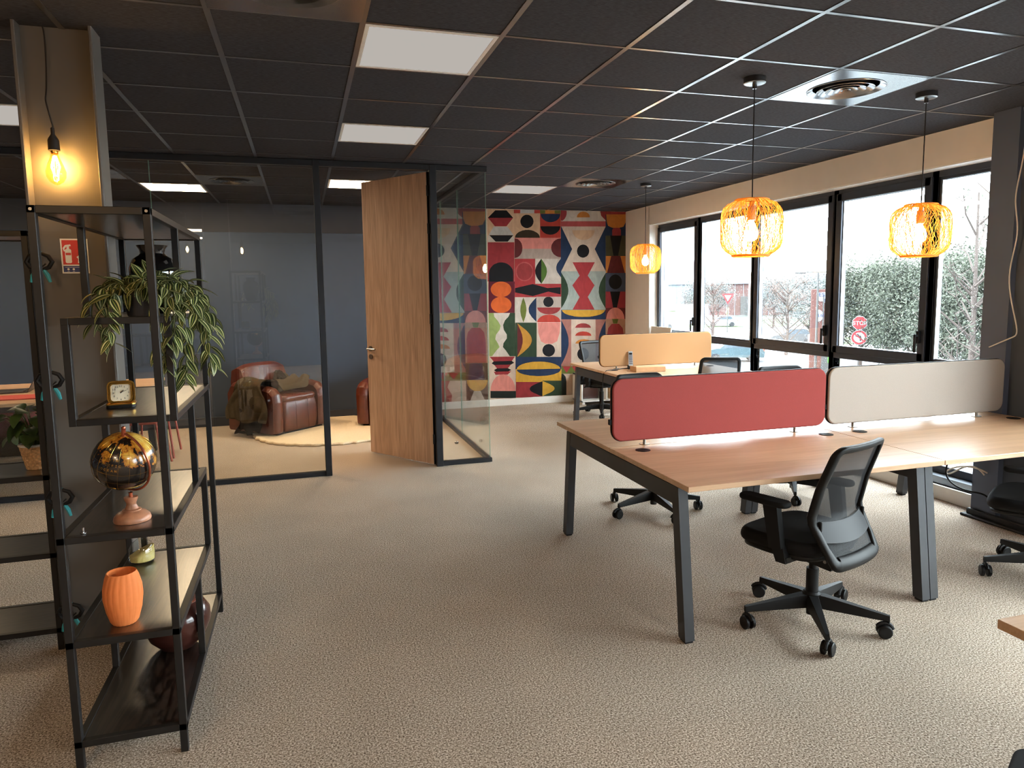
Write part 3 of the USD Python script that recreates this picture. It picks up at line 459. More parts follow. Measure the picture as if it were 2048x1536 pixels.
# glass front and side of the meeting room
gp = thing('glass_partition', 'frameless glass partition with slim black posts and base rail closing off the dark meeting room', 'glass wall')
for a, b in ((-5.0, -4.3), (-4.296, -2.902), (-2.898, -1.402), (-1.398, -.16), (.88, XS+.012)):
    obj('pane', MB().box(a, b, YG+.006, YG+.016, .035, 2.66), 'glass', gp, smooth=False)
for a, b in ((YG+.018, 4.40), (4.404, 5.36), (5.364, 6.33)):
    obj('pane', MB().box(XS, XS+.010, a, b, .035, 2.66), 'glass', gp, smooth=False)
obj('glass_edge', MB().box(XS+.010, XS+.013, YG+.004, YG+.018, .035, 2.66), 'glass_edge', gp, smooth=False)
for x in (-1.40, -2.90, -4.298):
    obj('joint', MB().box(x-.003, x+.003, YG+.005, YG+.017, .035, 2.66), 'glass_edge', gp, smooth=False)
for y in (4.402, 5.362):
    obj('joint', MB().box(XS-.001, XS+.011, y-.002, y+.002, .035, 2.66), 'glass_edge', gp, smooth=False)
obj('post', MB().box(-.16, -.107, YG-.03, YG+.05, 0, 2.70, .003), 'frame_black', gp)
obj('post', MB().box(.82, .88, YG-.03, YG+.05, 0, 2.70, .003), 'frame_black', gp)
obj('head_rail', MB().box(-5, XS+.02, YG-.025, YG+.045, 2.652, 2.70, .002), 'frame_black', gp)
obj('head_rail', MB().box(XS-.02, XS+.03, YG+.04, 6.33, 2.66, 2.70, .002), 'frame_black', gp)
obj('base_rail', MB().box(-5, -.16, YG-.015, YG+.035, 0, .04, .002), 'frame_black', gp)
obj('base_rail', MB().box(.88, XS+.025, YG-.015, YG+.035, 0, .04, .002), 'frame_black', gp)
obj('base_rail', MB().box(XS-.015, XS+.025, YG+.035, 6.33, 0, .04, .002), 'frame_black', gp)

# open wooden door, hinged on the right post
door = UsdGeom.Xform.Define(stage, '/World/door_1'); used.add('/World/door_1')
dang = math.atan2(3.981-3.235, .303-.80)
door.AddTranslateOp().Set(Gf.Vec3d(.800, 3.225, 0)); door.AddRotateZOp().Set(math.degrees(dang))
door = tag(door.GetPrim(), 'tall oak veneered door standing half open in the glass partition', 'door', kind='structure')
leaf_ = obj('leaf', MB().box(.0, .905, -.04, .0, .012, 2.643, .002), 'oak_door', door)
obj('edge_strip', MB().box(-.004, .0, -.042, -.002, .012, 2.643), 'frame_black', door)
for z in (.25, 1.35, 2.15, 2.48):
    obj('hinge', MB().cyl((-.014, .004, z-.045), (-.014, .004, z+.045), .010).box(-.03, .0, -.034, .004, z-.04, z+.04), 'frame_black', door)
for s in (1, -1):
    y = .0 if s > 0 else -.04
    h = MB().cyl((.845, y, 1.047), (.845, y+s*.012, 1.047), .026, n=28).cyl((.845, y, 1.047), (.845, y+s*.05, 1.047), .010).tube([(.845, y+s*.048, 1.047), (.80, y+s*.052, 1.047), (.725, y+s*.05, 1.046)], .0095, 10)
    hd_ = obj('handle', h, 'steel', leaf_, label='brushed steel lever handle')
    obj('lock_rose', MB().cyl((.845, y, .968), (.845, y+s*.010, .968), .025, n=28).box(.840, .850, min(y, y+s*.013), max(y, y+s*.013), .955, .976, .001), 'steel', leaf_)

# steel H column beside the shelves
colp = thing('steel_column', 'grey painted steel H column rising behind the metal shelving', 'column', kind='structure')
obj('web', MB().box(-1.355, -1.09, .398, .408, 0, 2.76), 'steel_paint', colp)
obj('flange', MB().box(-1.368, -1.354, .335, .475, 0, 2.76, .003), 'steel_paint', colp)
obj('flange', MB().box(-1.092, -1.078, .335, .475, 0, 2.76, .003), 'steel_paint', colp)

# ---------------------------------------------------------------- ceiling fittings
def panel(i, j, kind, label, group=None, z=CEIL):
    p = thing('ceiling_panel_light', label, 'ceiling light', (.6*i+.3, .6*j+.3, z), 0, group)
    r = MB()
    for a in ((-.288, .288, -.288, -.270), (-.288, .288, .270, .288), (-.288, -.270, -.27, .27), (.270, .288, -.27, .27)): r.box(*a, -.002, .012, .001)
    obj('frame', r, 'panel_rim', p)
    obj('diffuser', MB().box(-.27, .27, -.27, .27, .001, .010), {'lit': 'panel_lit', 'white': 'panel_white'}.get(kind, 'panel_dim'), p, smooth=False)
panel(0, 0, 'dim', 'large dim square ceiling panel nearest the camera, left of the grid bars')
panel(0, 3, 'dim', 'dim square ceiling panel just in front of the open wooden door')
panel(3, 7, 'dim', 'dim square ceiling panel near the colourful mural wall')
panel(-4, 3, 'dim', 'dim square ceiling panel partly hidden behind the steel column')
panel(-3, 8, 'lit', 'brightly lit ceiling panel above the meeting table, seen through the glass')
panel(0, 7, 'lit', 'brightly lit ceiling panel above the round rug, beside the door top')
panel(-7, 7, 'lit', 'unseen lit ceiling panel far inside the meeting room, lighting its left side')  # out of view; lights the left of the meeting room
panel(-4, -7, 'lit', 'lit ceiling panel out of view behind the viewer, lighting the left foreground, reflected in the glass partition', 'lit panels reflected in the glass')  # this pair is seen only as reflections; it warms the left foreground
panel(-4, -10, 'lit', 'lit ceiling panel out of view behind the viewer, lighting the left foreground, reflected in the glass partition', 'lit panels reflected in the glass')
panel(2, -9, 'white', 'unseen ceiling panel behind the viewer, placed to light the foreground', 'unseen panels lighting the foreground')  # this pair is out of view, placed to light the foreground
panel(3, -9, 'white', 'unseen ceiling panel behind the viewer, placed to light the foreground', 'unseen panels lighting the foreground')
def vent(i, j, label):
    p = thing('air_diffuser', label, 'air vent', (.6*i+.3, .6*j+.3, CEIL))
    plate = sbox(-.294, -.294, .294, .294).difference(Point(0, 0).buffer(.205, quad_segs=16))
    obj('plate', MB().ext(plate, .004, XY(-.002)), 'diffuser_metal', p)
    for r in (.205, .150, .105, .062, .024):
        z = .0 if r > .2 else -.004
        obj('ring', MB().lathe([(r, z), (r+.004, z-.004), (r, z-.006), (max(r-.03, .001), .010), (max(r-.03, .001), .013), (r-.006 if r > .03 else .002, .004), (r, z)], 40), 'diffuser_metal', p)
vent(4, 0, 'square ceiling air diffuser with round rings between the two large rattan lamps')
vent(4, 6, 'square ceiling air diffuser with round rings near the small far rattan lamp')
vent(-2, 7, 'dark round air diffuser in the meeting room ceiling behind glass')
vent(-1, -1, 'round air diffuser cut off by the top edge of the photo')

def pendant():
    p = thing('rattan_pendant', 'rattan pendant lamp hanging above the red desk screen, largest of the three', 'pendant lamp', (2.07, .255, 0))
    obj('ceiling_rose', MB().lathe([(.002, CEIL+.004), (.058, CEIL+.004), (.058, CEIL-.026), (.05, CEIL-.03), (.012, CEIL-.03), (.012, CEIL-.055), (.001, CEIL-.055)], 36), 'satin_black', p)
    obj('cord', MB().tube([(0, 0, CEIL-.05), (0, 0, 2.3), (.002, 0, 2.02)], .0032, 8), 'lamp_cord', p)
    obj('lamp_holder', MB().lathe([(.001, 2.03), (.02, 2.03), (.024, 1.99), (.022, 1.955), (.001, 1.955)], 24), 'oak_edge', p)
    obj('bulb', MB().lathe([(.012, 1.955), (.014, 1.945), (.03, 1.915), (.038, 1.885), (.033, 1.86), (.018, 1.845), (.001, 1.841)], 24), 'bulb_lit', p)
    rng = random.Random(4)
    R, zt, zb = .165, 2.064, 1.762
    def prof(t):   # t 0 bottom .. 1 top
        u = 2*t-1
        r = R*(1-abs(u)**4.4)**.36
        return max(r, (.098 if u < 0 else .085)), zb+(zt-zb)*t
    sh = MB()
    def strand(a0, tw, r0, n=15, jag=.05):
        pts = []
        for k in range(n):
            t = k/(n-1); r, z = prof(.004+t*.992)
            a = a0+tw*t+rng.uniform(-jag, jag); pts.append(((r-r0)*math.cos(a), (r-r0)*math.sin(a), z+rng.uniform(-.004, .004)*(0 < k < n-1)))
        sh.tube(pts, .00145, 3)
    for k in range(116):
        strand(2*PI*k/116+rng.uniform(-.03, .03), rng.choice([-1, 1])*rng.uniform(.25, 1.0), rng.uniform(0, .004))
    for k in range(46):
        strand(2*PI*k/46, rng.choice([-1, 1])*rng.uniform(.1, .5), .012)
    shade = obj('shade', sh, 'rattan', p, smooth=True)
    for r, z in ((.098, zb), (.100, zb+.004), (.088, zt), (.05, zt-.004)):
        obj('hoop', MB().tube([(r*math.cos(a), r*math.sin(a), z) for a in np.linspace(0, 2*PI, 40, endpoint=False)], .0042, 6, closed=True), 'rattan', shade)
    obj('spider', MB().bar((-.088, 0, zt-.004), (.088, 0, zt-.004), .006, .004).bar((0, -.088, zt-.004), (0, .088, zt-.004), .006, .004).cyl((0, 0, zt-.006), (0, 0, 2.02), .012), 'rattan', shade)
    return p
pend = pendant()
dup(pend, (3.234, .255, 0), .9, 'rattan pendant lamp hanging above the beige desk screen, nearest the right wall')
dup(pend, (3.234, 3.80, 0), 2.1, 'small rattan pendant lamp hanging above the yellow desk screen')

def filament_bulb(x, y, z, top, label, sway=0.0, group=None):
    p = thing('filament_bulb', label, 'hanging bulb', (x, y, 0), 0, group)
    cord = [(top[0]-x, top[1]-y, CEIL), (top[0]-x+.006, top[1]-y-.01, CEIL-.12), (top[0]-x-.002, top[1]-y-.014, CEIL-.26), (sway, -.01, z+.25), (.0, 0, z+.17), (0, 0, z+.14)]
    from scipy.interpolate import CubicSpline
    cs = CubicSpline(np.linspace(0, 1, len(cord)), cord)
    obj('cord', MB().tube(cs(np.linspace(0, 1, 40)), .0032, 8), 'lamp_cord', p)
    obj('lamp_holder', MB().lathe([(.001, z+.155), (.007, z+.15), (.0075, z+.125), (.018, z+.108), (.021, z+.10), (.0215, z+.06), (.017, z+.058), (.001, z+.058)], 28), 'lamp_cord', p)
    obj('cap', MB().lathe([(.014, z+.06), (.0145, z+.052), (.013, z+.046)], 24), 'gold', p)
    obj('glass', MB().lathe([(.013, z+.05), (.018, z+.03), (.030, z+.0), (.038, z-.028), (.036, z-.05), (.025, z-.069), (.008, z-.080), (.0005, z-.082)], 32), 'bulb_glass', p)
    fl = MB()
    for k in range(6):
        a = 2*PI*k/6; fl.tube([(.006*math.cos(a), .006*math.sin(a), z+.035), (.017*math.cos(a), .017*math.sin(a), z-.008), (.006*math.cos(a+.5), .006*math.sin(a+.5), z-.045)], .0016, 5)
    obj('filament', fl, 'filament', p)
filament_bulb(-1.252, .345, 2.135, (-1.268, .385), 'glowing filament bulb hanging on a black cord in front of the steel column', -.012)
filament_bulb(-1.055, -1.06, 2.20, (-1.06, -1.06), 'glowing filament bulb out of frame, reflected in the glass partition', .01, 'bulbs reflected in the glass')
filament_bulb(-1.735, -1.0, 2.21, (-1.74, -1.0), 'glowing filament bulb out of frame, reflected in the glass partition', -.01, 'bulbs reflected in the glass')
# ---------------------------------------------------------------- metal shelving and what stands on it
LV = [.08, .43, .785, 1.135, 1.49, 1.845]                 # undersides of the tiers
P, T = .024, .024                                         # section of the posts; height of a tier
def shelf_unit(name, label, loc, rotz, mat_top, box0=.23):
    """local: width along x (0..W), length along y (0..L); the near end is y = 0"""
    Wd, L = .345, 1.17
    s = thing(name, label, 'shelving', loc, rotz)
    for x in (0, Wd-P):
        for y in (0, L-P): obj('post', MB().box(x, x+P, y, y+P, 0, LV[5]+T, .0015), 'black_metal', s)
    span = {0: (0, L), 1: (0, .87), 2: (0, .89), 3: (box0, L), 4: (box0, L), 5: (0, L)}
    for k, z in enumerate(LV):
        y0, y1 = span[k]
        r = MB().box(0, P, y0, y1, z, z+T, .0015).box(Wd-P, Wd, y0, y1, z, z+T, .0015).box(P, Wd-P, y0, y0+P, z, z+T, .0015).box(P, Wd-P, y1-P, y1, z, z+T, .0015)
        tf = obj('tier_frame', r, 'black_metal', s)
        obj('shelf_board', MB().box(P, Wd-P, y0+P, y1-P, z+.004, z+T-.002, .001), mat_top, tf, label='dark stained wood board')
    for y, z0, z1 in ((.51, LV[4]+T, LV[5]), (box0, LV[3]+T, LV[4]), (.63, LV[2]+T, LV[3]), (.865, LV[1]+T, LV[2]), (.51, LV[0]+T, LV[1])):
        for x in (0, Wd-P): obj('upright', MB().box(x, x+P, y, y+P, z0-.002, z1+.002, .0015), 'black_metal', s)
    b = MB()
    for x in (P/2, Wd-P/2): b.cyl((x, .0, LV[5]+T/2), (x, -.002, LV[5]+T/2), .005, n=10)
    obj('bolt_head', b, 'steel', s)
    return s
SX, SY = -1.09, -.57
shelf_unit('shelving_unit', 'tall black metal shelving with staggered dark wood shelves, standing in front of the steel column', (SX, SY, 0), 0, 'black_ash')
shelf_unit('shelving_unit', 'second black metal shelving at the left edge, behind the column, carrying a potted plant', (-1.395, .40, 0), PI/2, 'black_ash', .42)
def top(k): return LV[k]+T-.001

# spring clamps holding the two shelves against the column
for k, z in enumerate((1.735, 1.235, .72, .20)):
    cl = thing('spring_clamp', ['topmost black spring clamp with teal tips gripping the shelving post', 'second black spring clamp from the top on the shelving post, beside the laptop table', 'third black spring clamp from the top, level with the globe shelf', 'lowest black spring clamp with teal tips, near the orange vase'][k], 'clamp', (-1.338, .366, z))
    UsdGeom.Xformable(cl).AddScaleOp().Set(Gf.Vec3f(.76))
    for s_ in (-1, 1):
        j = MB()
        pts = [(s_*.012, -.045, .045), (s_*.045, -.045, .03), (s_*.062, -.045, .0), (s_*.045, -.045, -.03), (s_*.012, -.045, -.045)]
        j.tube(pts, [.010, .012, .013, .012, .010], 8)
        obj('jaw', j, 'black_plastic', cl)
        obj('handle', MB().tube([(s_*.020, -.045, -.045), (s_*.036, -.046, -.075), (s_*.046, -.046, -.112)], [.010, .012, .008], 8), 'teal', cl)
        obj('tip', MB().cyl((s_*.010, -.045, .045), (s_*.001, -.045, .05), .012, n=12), 'teal', cl)
    obj('pivot', MB().cyl((0, -.06, -.045), (0, -.028, -.045), .010, n=14).tube([(-.03, -.045, -.01), (0, -.045, -.038), (.03, -.045, -.01)], .004, 6), 'black_plastic', cl)

# black glazed vase
v = thing('glossy_vase', 'round glossy black vase with flared rim behind the trailing plant', 'vase', (-.885, .20, top(4)))
obj('body', MB().lathe([(.001, 0), (.05, 0), (.056, .006), (.078, .08), (.092, .15), (.092, .19), (.078, .225), (.052, .243), (.046, .25), (.05, .268), (.060, .283), (.057, .284), (.042, .255), (.040, .24), (.001, .2)], 48), 'black_glaze', v)

def leaf_mesh(Lf, Wf, bend, fold=.25, n=9, m=5):
    """a pointed leaf growing along +y from the origin, arching down; returns mesh and uv"""
    Pn = np.zeros((n, m, 3)); uv = np.zeros((n, m, 2))
    for i in range(n):
        t = i/(n-1); w = Wf*math.sin(PI*min(1, t**.8))**.8*(1-.25*t)+.0006; a = -bend*t
        y = Lf*(math.sin(a)/a if abs(a) > 1e-4 else 1)*t if False else None
        # arc of constant curvature
        if abs(bend) > 1e-4: yy, zz = Lf*math.sin(bend*t)/bend, -Lf*(1-math.cos(bend*t))/bend
        else: yy, zz = Lf*t, 0
        for j in range(m):
            u = 2*j/(m-1)-1
            Pn[i, j] = (u*w, yy-0*t, zz+abs(u)*w*fold); uv[i, j] = ((u+1)/2, t)
    f = []
    for i in range(n-1):
        for j in range(m-1):
            a, b, c, d = i*m+j, i*m+j+1, (i+1)*m+j+1, (i+1)*m+j; f += [(a, b, c), (a, c, d)]
    return Pn.reshape(-1, 3), np.array(f), uv.reshape(-1, 2)
def frame_to(d, up=(0, 0, 1), roll=0):
    d = np.array(d, float); d /= np.linalg.norm(d); u = np.array(up, float); x = np.cross(d, u)
    if np.linalg.norm(x) < 1e-3: x = np.array([1., 0, 0])
    x /= np.linalg.norm(x); z = np.cross(x, d)
    c, s = math.cos(roll), math.sin(roll); return np.stack([c*x+s*z, d, -s*x+c*z], 1)
def add_leaf(parent, at, d, Lf, Wf, bend, roll, mt, fold=.25):
    v_, f_, uv = leaf_mesh(Lf, Wf, bend, fold)
    v_ = v_ @ frame_to(d, roll=roll).T+np.array(at)
    obj('leaf', (v_, f_), mt, parent, smooth=True, uv=uv)

# trailing striped plant in a grey pot
rng = random.Random(11)
pl = thing('trailing_plant', 'artificial trailing plant with green and white striped leaves in a grey pot on the shelf', 'plant', (-.862, -.20, top(4)))
obj('pot', MB().lathe([(.001, 0), (.045, 0), (.048, .004), (.060, .078), (.066, .078), (.068, .10), (.062, .10), (.058, .085), (.001, .085)], 36), 'pot_grey', pl)
obj('soil', MB().lathe([(.001, .088), (.058, .084)], 24), 'soil', pl)
strands = [  # (points in x, y, z about the pot)
    [(0, 0, .09), (-.05, -.03, .14), (-.10, -.05, .12), (-.14, -.07, .05), (-.135, -.08, -.04)],
    [(0, 0, .09), (-.04, -.05, .12), (-.075, -.10, .07), (-.085, -.12, -.02), (-.075, -.12, -.10)],
    [(0, 0, .09), (-.03, .04, .15), (-.08, .06, .16), (-.13, .05, .11)],
    [(0, 0, .09), (.02, -.04, .15), (.05, -.09, .13), (.075, -.11, .03), (.085, -.12, -.09), (.085, -.12, -.17)],
    [(0, 0, .09), (.05, -.02, .16), (.10, -.04, .14), (.14, -.06, .05), (.155, -.07, -.06), (.15, -.08, -.18), (.14, -.08, -.245)],
    [(0, 0, .09), (.06, .0, .16), (.13, .0, .15), (.19, -.02, .07), (.215, -.03, -.04), (.225, -.04, -.13), (.235, -.04, -.2)],
    [(0, 0, .09), (.05, .05, .16), (.12, .06, .16), (.18, .06, .10), (.22, .05, .02), (.235, .05, -.07)],
    [(0, 0, .09), (.02, -.05, .16), (.03, -.09, .16), (.02, -.13, .10)],
    [(0, 0, .09), (.0, .03, .16), (.03, .06, .20)],
    [(0, 0, .09), (.06, -.06, .14), (.11, -.10, .08), (.125, -.12, -.02), (.12, -.12, -.10)],
    [(0, 0, .09), (.03, .02, .17), (.08, .0, .19), (.14, -.03, .14), (.18, -.05, .05), (.19, -.06, -.05)],
]
from scipy.interpolate import CubicSpline
st = MB()
for s_ in strands:
    s_ = [(x, y, .09+(z-.09)*.62 if z > .09 else z) for x, y, z in s_]
    cs = CubicSpline(np.linspace(0, 1, len(s_)), s_); tt = np.linspace(0, 1, 14); st.tube(cs(tt), .0022, 5)
    ln = np.linalg.norm(np.diff(cs(tt), axis=0), axis=1).sum(); n = int(ln/.016)+2
    for k in range(n):
        t = .12+.88*k/(n-1); p = cs(t); d = cs(t, 1); d = d/np.linalg.norm(d)
        side = np.cross(d, (0, 0, 1)); side = side/(np.linalg.norm(side)+1e-6)
        a = k*2.4+rng.uniform(-.5, .5); up = np.cross(side, d)
        o = math.cos(a)*side+math.sin(a)*up
        if p[2] < .1: o = o+np.array([0, -.35, 0]); o /= np.linalg.norm(o)
        dd = .45*d+.9*o+np.array([0, 0, -.25]); big = rng.uniform(.8, 1.15)*(1 if k < n-2 else .8)
        add_leaf(pl, p+o*.004, dd, .078*big, .0185*big, rng.uniform(.3, 1.0), rng.uniform(-.5, .5), 'striped_leaf')
obj('stems', st, 'stem', pl)

# travel alarm clock
ck = thing('alarm_clock', 'small gilt folding travel alarm clock with cream face on the middle shelf', 'clock', (-.985, -.06, top(3)), .12)
tilt = rotm((1, 0, 0), -.22)
def tl(mesh): 
    t = mesh.m(); T_ = np.eye(4); T_[2, 3] = .018; t.apply_transform(T_ @ tilt); return t
obj('case_base', MB().ext(rrect(-.05, .05, -.034, .044, .014), .012, XY(0)), 'black_plastic', ck)
obj('base_rim', MB().ext(rrect(-.051, .051, -.035, .045, .014), .005, XY(.012)), 'gold', ck)
ring = rrect(-.040, .040, 0, .076, .014).difference(rrect(-.0345, .0345, .0055, .0705, .011))
obj('bezel', tl(MB().ext(ring, .012, XZ(-.004))), 'gold', ck)
obj('face', tl(MB().ext(rrect(-.036, .036, .004, .072, .012), .004, XZ(.001))), 'clock_face', ck)
obj('lid', tl(MB().ext(rrect(-.048, .048, -.004, .086, .02).difference(rrect(-.044, .044, .0, .080, .017)), .016, XZ(.010)).ext(rrect(-.047, .047, -.003, .085, .02), .003, XZ(.026))), 'gold', ck)
nm = MB()
for k in range(1, 13):
    a = PI/2-2*PI*k/12; t = meshkit.text_mesh(str(k), .0065, .0006); t.apply_translation([-t.bounds[:, 0].mean(), -t.bounds[:, 1].mean(), 0])
    T_ = np.eye(4); T_[:3, :3] = np.array([[1, 0, 0], [0, 0, 1], [0, -1, 0]]).T @ np.eye(3); T_[:3, :3] = np.array([[1, 0, 0], [0, 0, -1], [0, 1, 0]])
    T_[:3, 3] = (.026*math.cos(a)*1.02, .0005, .038+.026*math.sin(a)); nm.add(t, T_)
nm.bar((0, -.0008, .038), (.010, -.0008, .048), .0018, .0006, side=(0, 1, 0)).bar((0, -.0012, .038), (.020, -.0012, .047), .0012, .0006, side=(0, 1, 0)).cyl((0, -.001, .038), (0, .002, .038), .0022, n=10)
obj('numerals', tl(nm), 'ink', ck)

# globe
gl = thing('globe', 'black and gold desk globe on a turned marble stand', 'globe', (-.895, -.43, top(2)))
obj('foot', MB().lathe([(.001, 0), (.058, 0), (.060, .006), (.057, .018), (.045, .030), (.030, .036), (.030, .040), (.022, .043), (.016, .055), (.0155, .062), (.022, .078), (.022, .084), (.001, .084)], 40), 'marble', gl)
obj('spindle', MB().lathe([(.006, .084), (.006, .098), (.009, .10), (.001, .102)], 16), 'copper', gl)
gc, gr = np.array([-.012, 0, .213]), .101
ax = np.array([.12, -.34, .93]); ax /= np.linalg.norm(ax)
ball = trimesh.creation.icosphere(4, gr)
gmesh = UsdGeom.Xform.Define(stage, numbered(str(gl.GetPath()), 'ball')); gmesh.AddTranslateOp().Set(Gf.Vec3d(*gc.tolist())); gmesh.AddRotateXYZOp().Set(Gf.Vec3f(19, 7, 12))
gb = gmesh.GetPrim()
obj('sphere', ball, 'globe_print', gb, smooth=True)
gt = MB()
for lat in (-40, -20, 0, 20, 40):
    r, z = (gr+.0002)*math.cos(math.radians(lat)), (gr+.0002)*math.sin(math.radians(lat)); gt.tube([(r*math.cos(a), r*math.sin(a), z) for a in np.linspace(0, 2*PI, 60, endpoint=False)], .0004 if lat else .0008, 4, closed=True)
for lo in range(0, 360, 20):
    a = math.radians(lo); gt.tube([((gr+.0002)*math.cos(b)*math.cos(a), (gr+.0002)*math.cos(b)*math.sin(a), (gr+.0002)*math.sin(b)) for b in np.linspace(-1.2, 1.2, 30)], .0004, 4)
obj('graticule', gt, 'gold', gb)
words = MB()
for txt, la in (('NORTH', 27), ('PACIFIC', 17), ('OCEAN', 7)):
    for i, ch in enumerate(txt):
        t = meshkit.text_mesh(ch, .0075, .0006, bold=True); t.apply_translation([-t.bounds[:, 0].mean(), 0, 0])
        lo = math.radians(-114+(i-len(txt)/2)*6.6); b = math.radians(la)
        n_ = np.array([math.cos(b)*math.cos(lo), math.cos(b)*math.sin(lo), math.sin(b)]); e_ = np.array([-math.sin(lo), math.cos(lo), 0]); u_ = np.cross(n_, e_)
        T_ = np.eye(4); T_[:3, :3] = np.stack([e_, u_, n_], 1); T_[:3, 3] = n_*(gr+.0001); words.add(t, T_)
obj('lettering', words, 'gold', gb)
mer = MB(); u1 = np.array([.80, -.60, 0.]); u1 -= ax*u1.dot(ax); u1 /= np.linalg.norm(u1)
arc = [gc+(gr+.010)*(math.cos(a)*ax+math.sin(a)*np.array(u1)) for a in np.linspace(0, PI, 32)]
mer.tube(arc, .0042, 8)
obj('meridian_arm', mer, 'copper', gl)
obj('pole_pin', MB().cyl(gc+ax*(gr-.002), gc+ax*(gr+.026), .007, n=16).lathe([(.001, -.006), (.006, -.004), (.007, 0), (.006, .004), (.001, .007)], 14, gc+ax*(gr+.03)), 'copper', gl)

# hourglass, pumpkin-ribbed vase, dark bowl vase, shelf bolt
hg = thing('hourglass', 'glass hourglass with yellow sand on the shelf below the globe', 'hourglass', (-1.0, .16, top(1)))
obj('glass', MB().lathe([(.001, .001), (.040, .001), (.050, .008), (.052, .03), (.050, .06), (.036, .085), (.010, .105), (.006, .112), (.010, .119), (.036, .139), (.050, .164), (.052, .194), (.05, .216), (.04, .223), (.001, .223)], 36), 'jar_glass', hg)
sd = MB().lathe([(.001, .004), (.038, .004), (.047, .010), (.049, .03), (.048, .05), (.001, .05)], 36); sm = sd.m()
sm.vertices[:, 2] += np.where(sm.vertices[:, 2] > .045, sm.vertices[:, 0]*.45, 0)
obj('sand', sm, 'sand', hg)
ov = thing('ribbed_vase', 'ribbed orange terracotta vase on the lower shelf', 'vase', (-.937, -.455, top(1)))
rib = lambda a, z: 1+.028*np.abs(np.cos(9*(a+.35*np.sin(z*14))))**.8-.014
obj('body', MB().lathe([(.001, 0), (.038, 0), (.045, .01), (.056, .05), (.0625, .095), (.061, .13), (.053, .165), (.046, .183), (.0425, .182), (.048, .165), (.055, .13), (.055, .09), (.045, .03), (.001, .012)], 180, rfun=rib), 'terracotta', ov)
bv = thing('brown_vase', 'large shiny dark brown round vase on the bottom shelf, half hidden by the shelf above', 'vase', (-.862, .05, top(0)))
obj('body', MB().lathe([(.001, 0), (.06, 0), (.07, .006), (.11, .05), (.132, .11), (.130, .15), (.11, .185), (.085, .20), (.082, .21), (.09, .25), (.088, .29), (.075, .315), (.070, .315), (.08, .28), (.075, .21), (.001, .19)], 48), 'brown_glaze', bv)
obj('neck_ring', MB().lathe([(.084, .200), (.088, .204), (.084, .208)], 48), 'copper', bv)
tag(obj('bolt', MB().cyl((-1.02, -.535, top(2)+.0005), (-1.02, -.535, top(2)+.004), .009, n=14).cyl((-1.02, -.535, top(2)+.003), (-1.02, -.535, top(2)+.020), .004, n=12), 'chrome'), 'tiny silver bolt standing on the globe shelf near its left front corner', 'bolt')

# fire extinguisher sign on the column web
sg = thing('fire_sign', 'red fire extinguisher sign with blue strip stuck on the steel column', 'sign', (-1.222, .397, 1.762))
sw, sh = .052, .074
obj('plate', MB().box(-sw, sw, -.001, 0, -sh, sh), 'sign_white', sg, smooth=False)
obj('red_field', MB().box(-sw+.006, sw-.006, -.0014, -.001, -.036, sh-.006), 'sign_red', sg, smooth=False)
obj('blue_strip', MB().box(-sw+.006, sw-.006, -.0014, -.001, -sh+.006, -.042), 'sign_blue', sg, smooth=False)
ic = MB()
bodyp = rrect(-.036, -.012, -.030, .030, .006).union(sbox(-.029, .025, -.019, .042)).union(Polygon([(-.040, .020), (-.044, .034), (-.034, .047), (-.014, .050), (-.012, .043), (-.030, .040), (-.037, .030), (-.036, .020)])).difference(sbox(-.034, .004, -.014, .014))
ic.ext(bodyp, .0004, XZ(-.0018))
flame = Polygon([(.010, -.030), (.012, -.012), (.006, -.004), (.016, .004), (.020, .018), (.026, .030), (.024, .012), (.034, .002), (.030, -.010), (.040, -.018), (.038, -.030), (.030, -.030), (.032, -.022), (.026, -.014), (.022, -.024), (.018, -.014), (.018, -.030)])
ic.ext(flame, .0004, XZ(-.0018))
for x in (-.028, -.008): ic.ext(Point(x, -.056).buffer(.0045).union(sbox(x-.004, -.0655, x+.004, -.064)), .0004, XZ(-.0018))
ic.ext(rrect(.030, .042, -.062, -.050, .002), .0004, XZ(-.0018)).box(-.040, .024, -.0018, -.0014, -.0485, -.0472)
obj('pictogram', ic, 'sign_white', sg, smooth=False)

# plant in a wicker pot on the second unit
wp = thing('wicker_pot_plant', 'broad-leaved green plant in a woven wicker pot on the shelf at the left edge', 'plant', (-1.49, .575, top(2)))
def weave(a, z): return 1+.035*np.sign(np.sin(16*a))*np.sign(np.sin(z*260))
obj('pot', MB().lathe([(.001, 0)]+[(.042+.022*k/22, .11*k/22) for k in range(23)]+[(.058, .11), (.001, .10)], 128, rfun=weave), 'wicker', wp)
obj('rim', MB().tube([(.063*math.cos(a), .063*math.sin(a), .112) for a in np.linspace(0, 2*PI, 36, endpoint=False)], .006, 6, closed=True), 'ceramic_cup' if False else 'paper', wp)
stm = MB()
for k in range(38):
    a = k*2.4; r = .03+.08*rng.random(); z = .12+.17*rng.random(); p = np.array([r*math.cos(a), r*math.sin(a), z]); stm.tube([(0, 0, .09), p*.6+np.array([0, 0, .05]), p], .002, 5)
    d = np.array([math.cos(a), math.sin(a), rng.uniform(-.7, .3)]); add_leaf(wp, p, d, rng.uniform(.075, .115), rng.uniform(.030, .042), rng.uniform(.4, 1.3), rng.uniform(-.5, .5), 'green_leaf', .15)
obj('stems', stm, 'stem', wp)

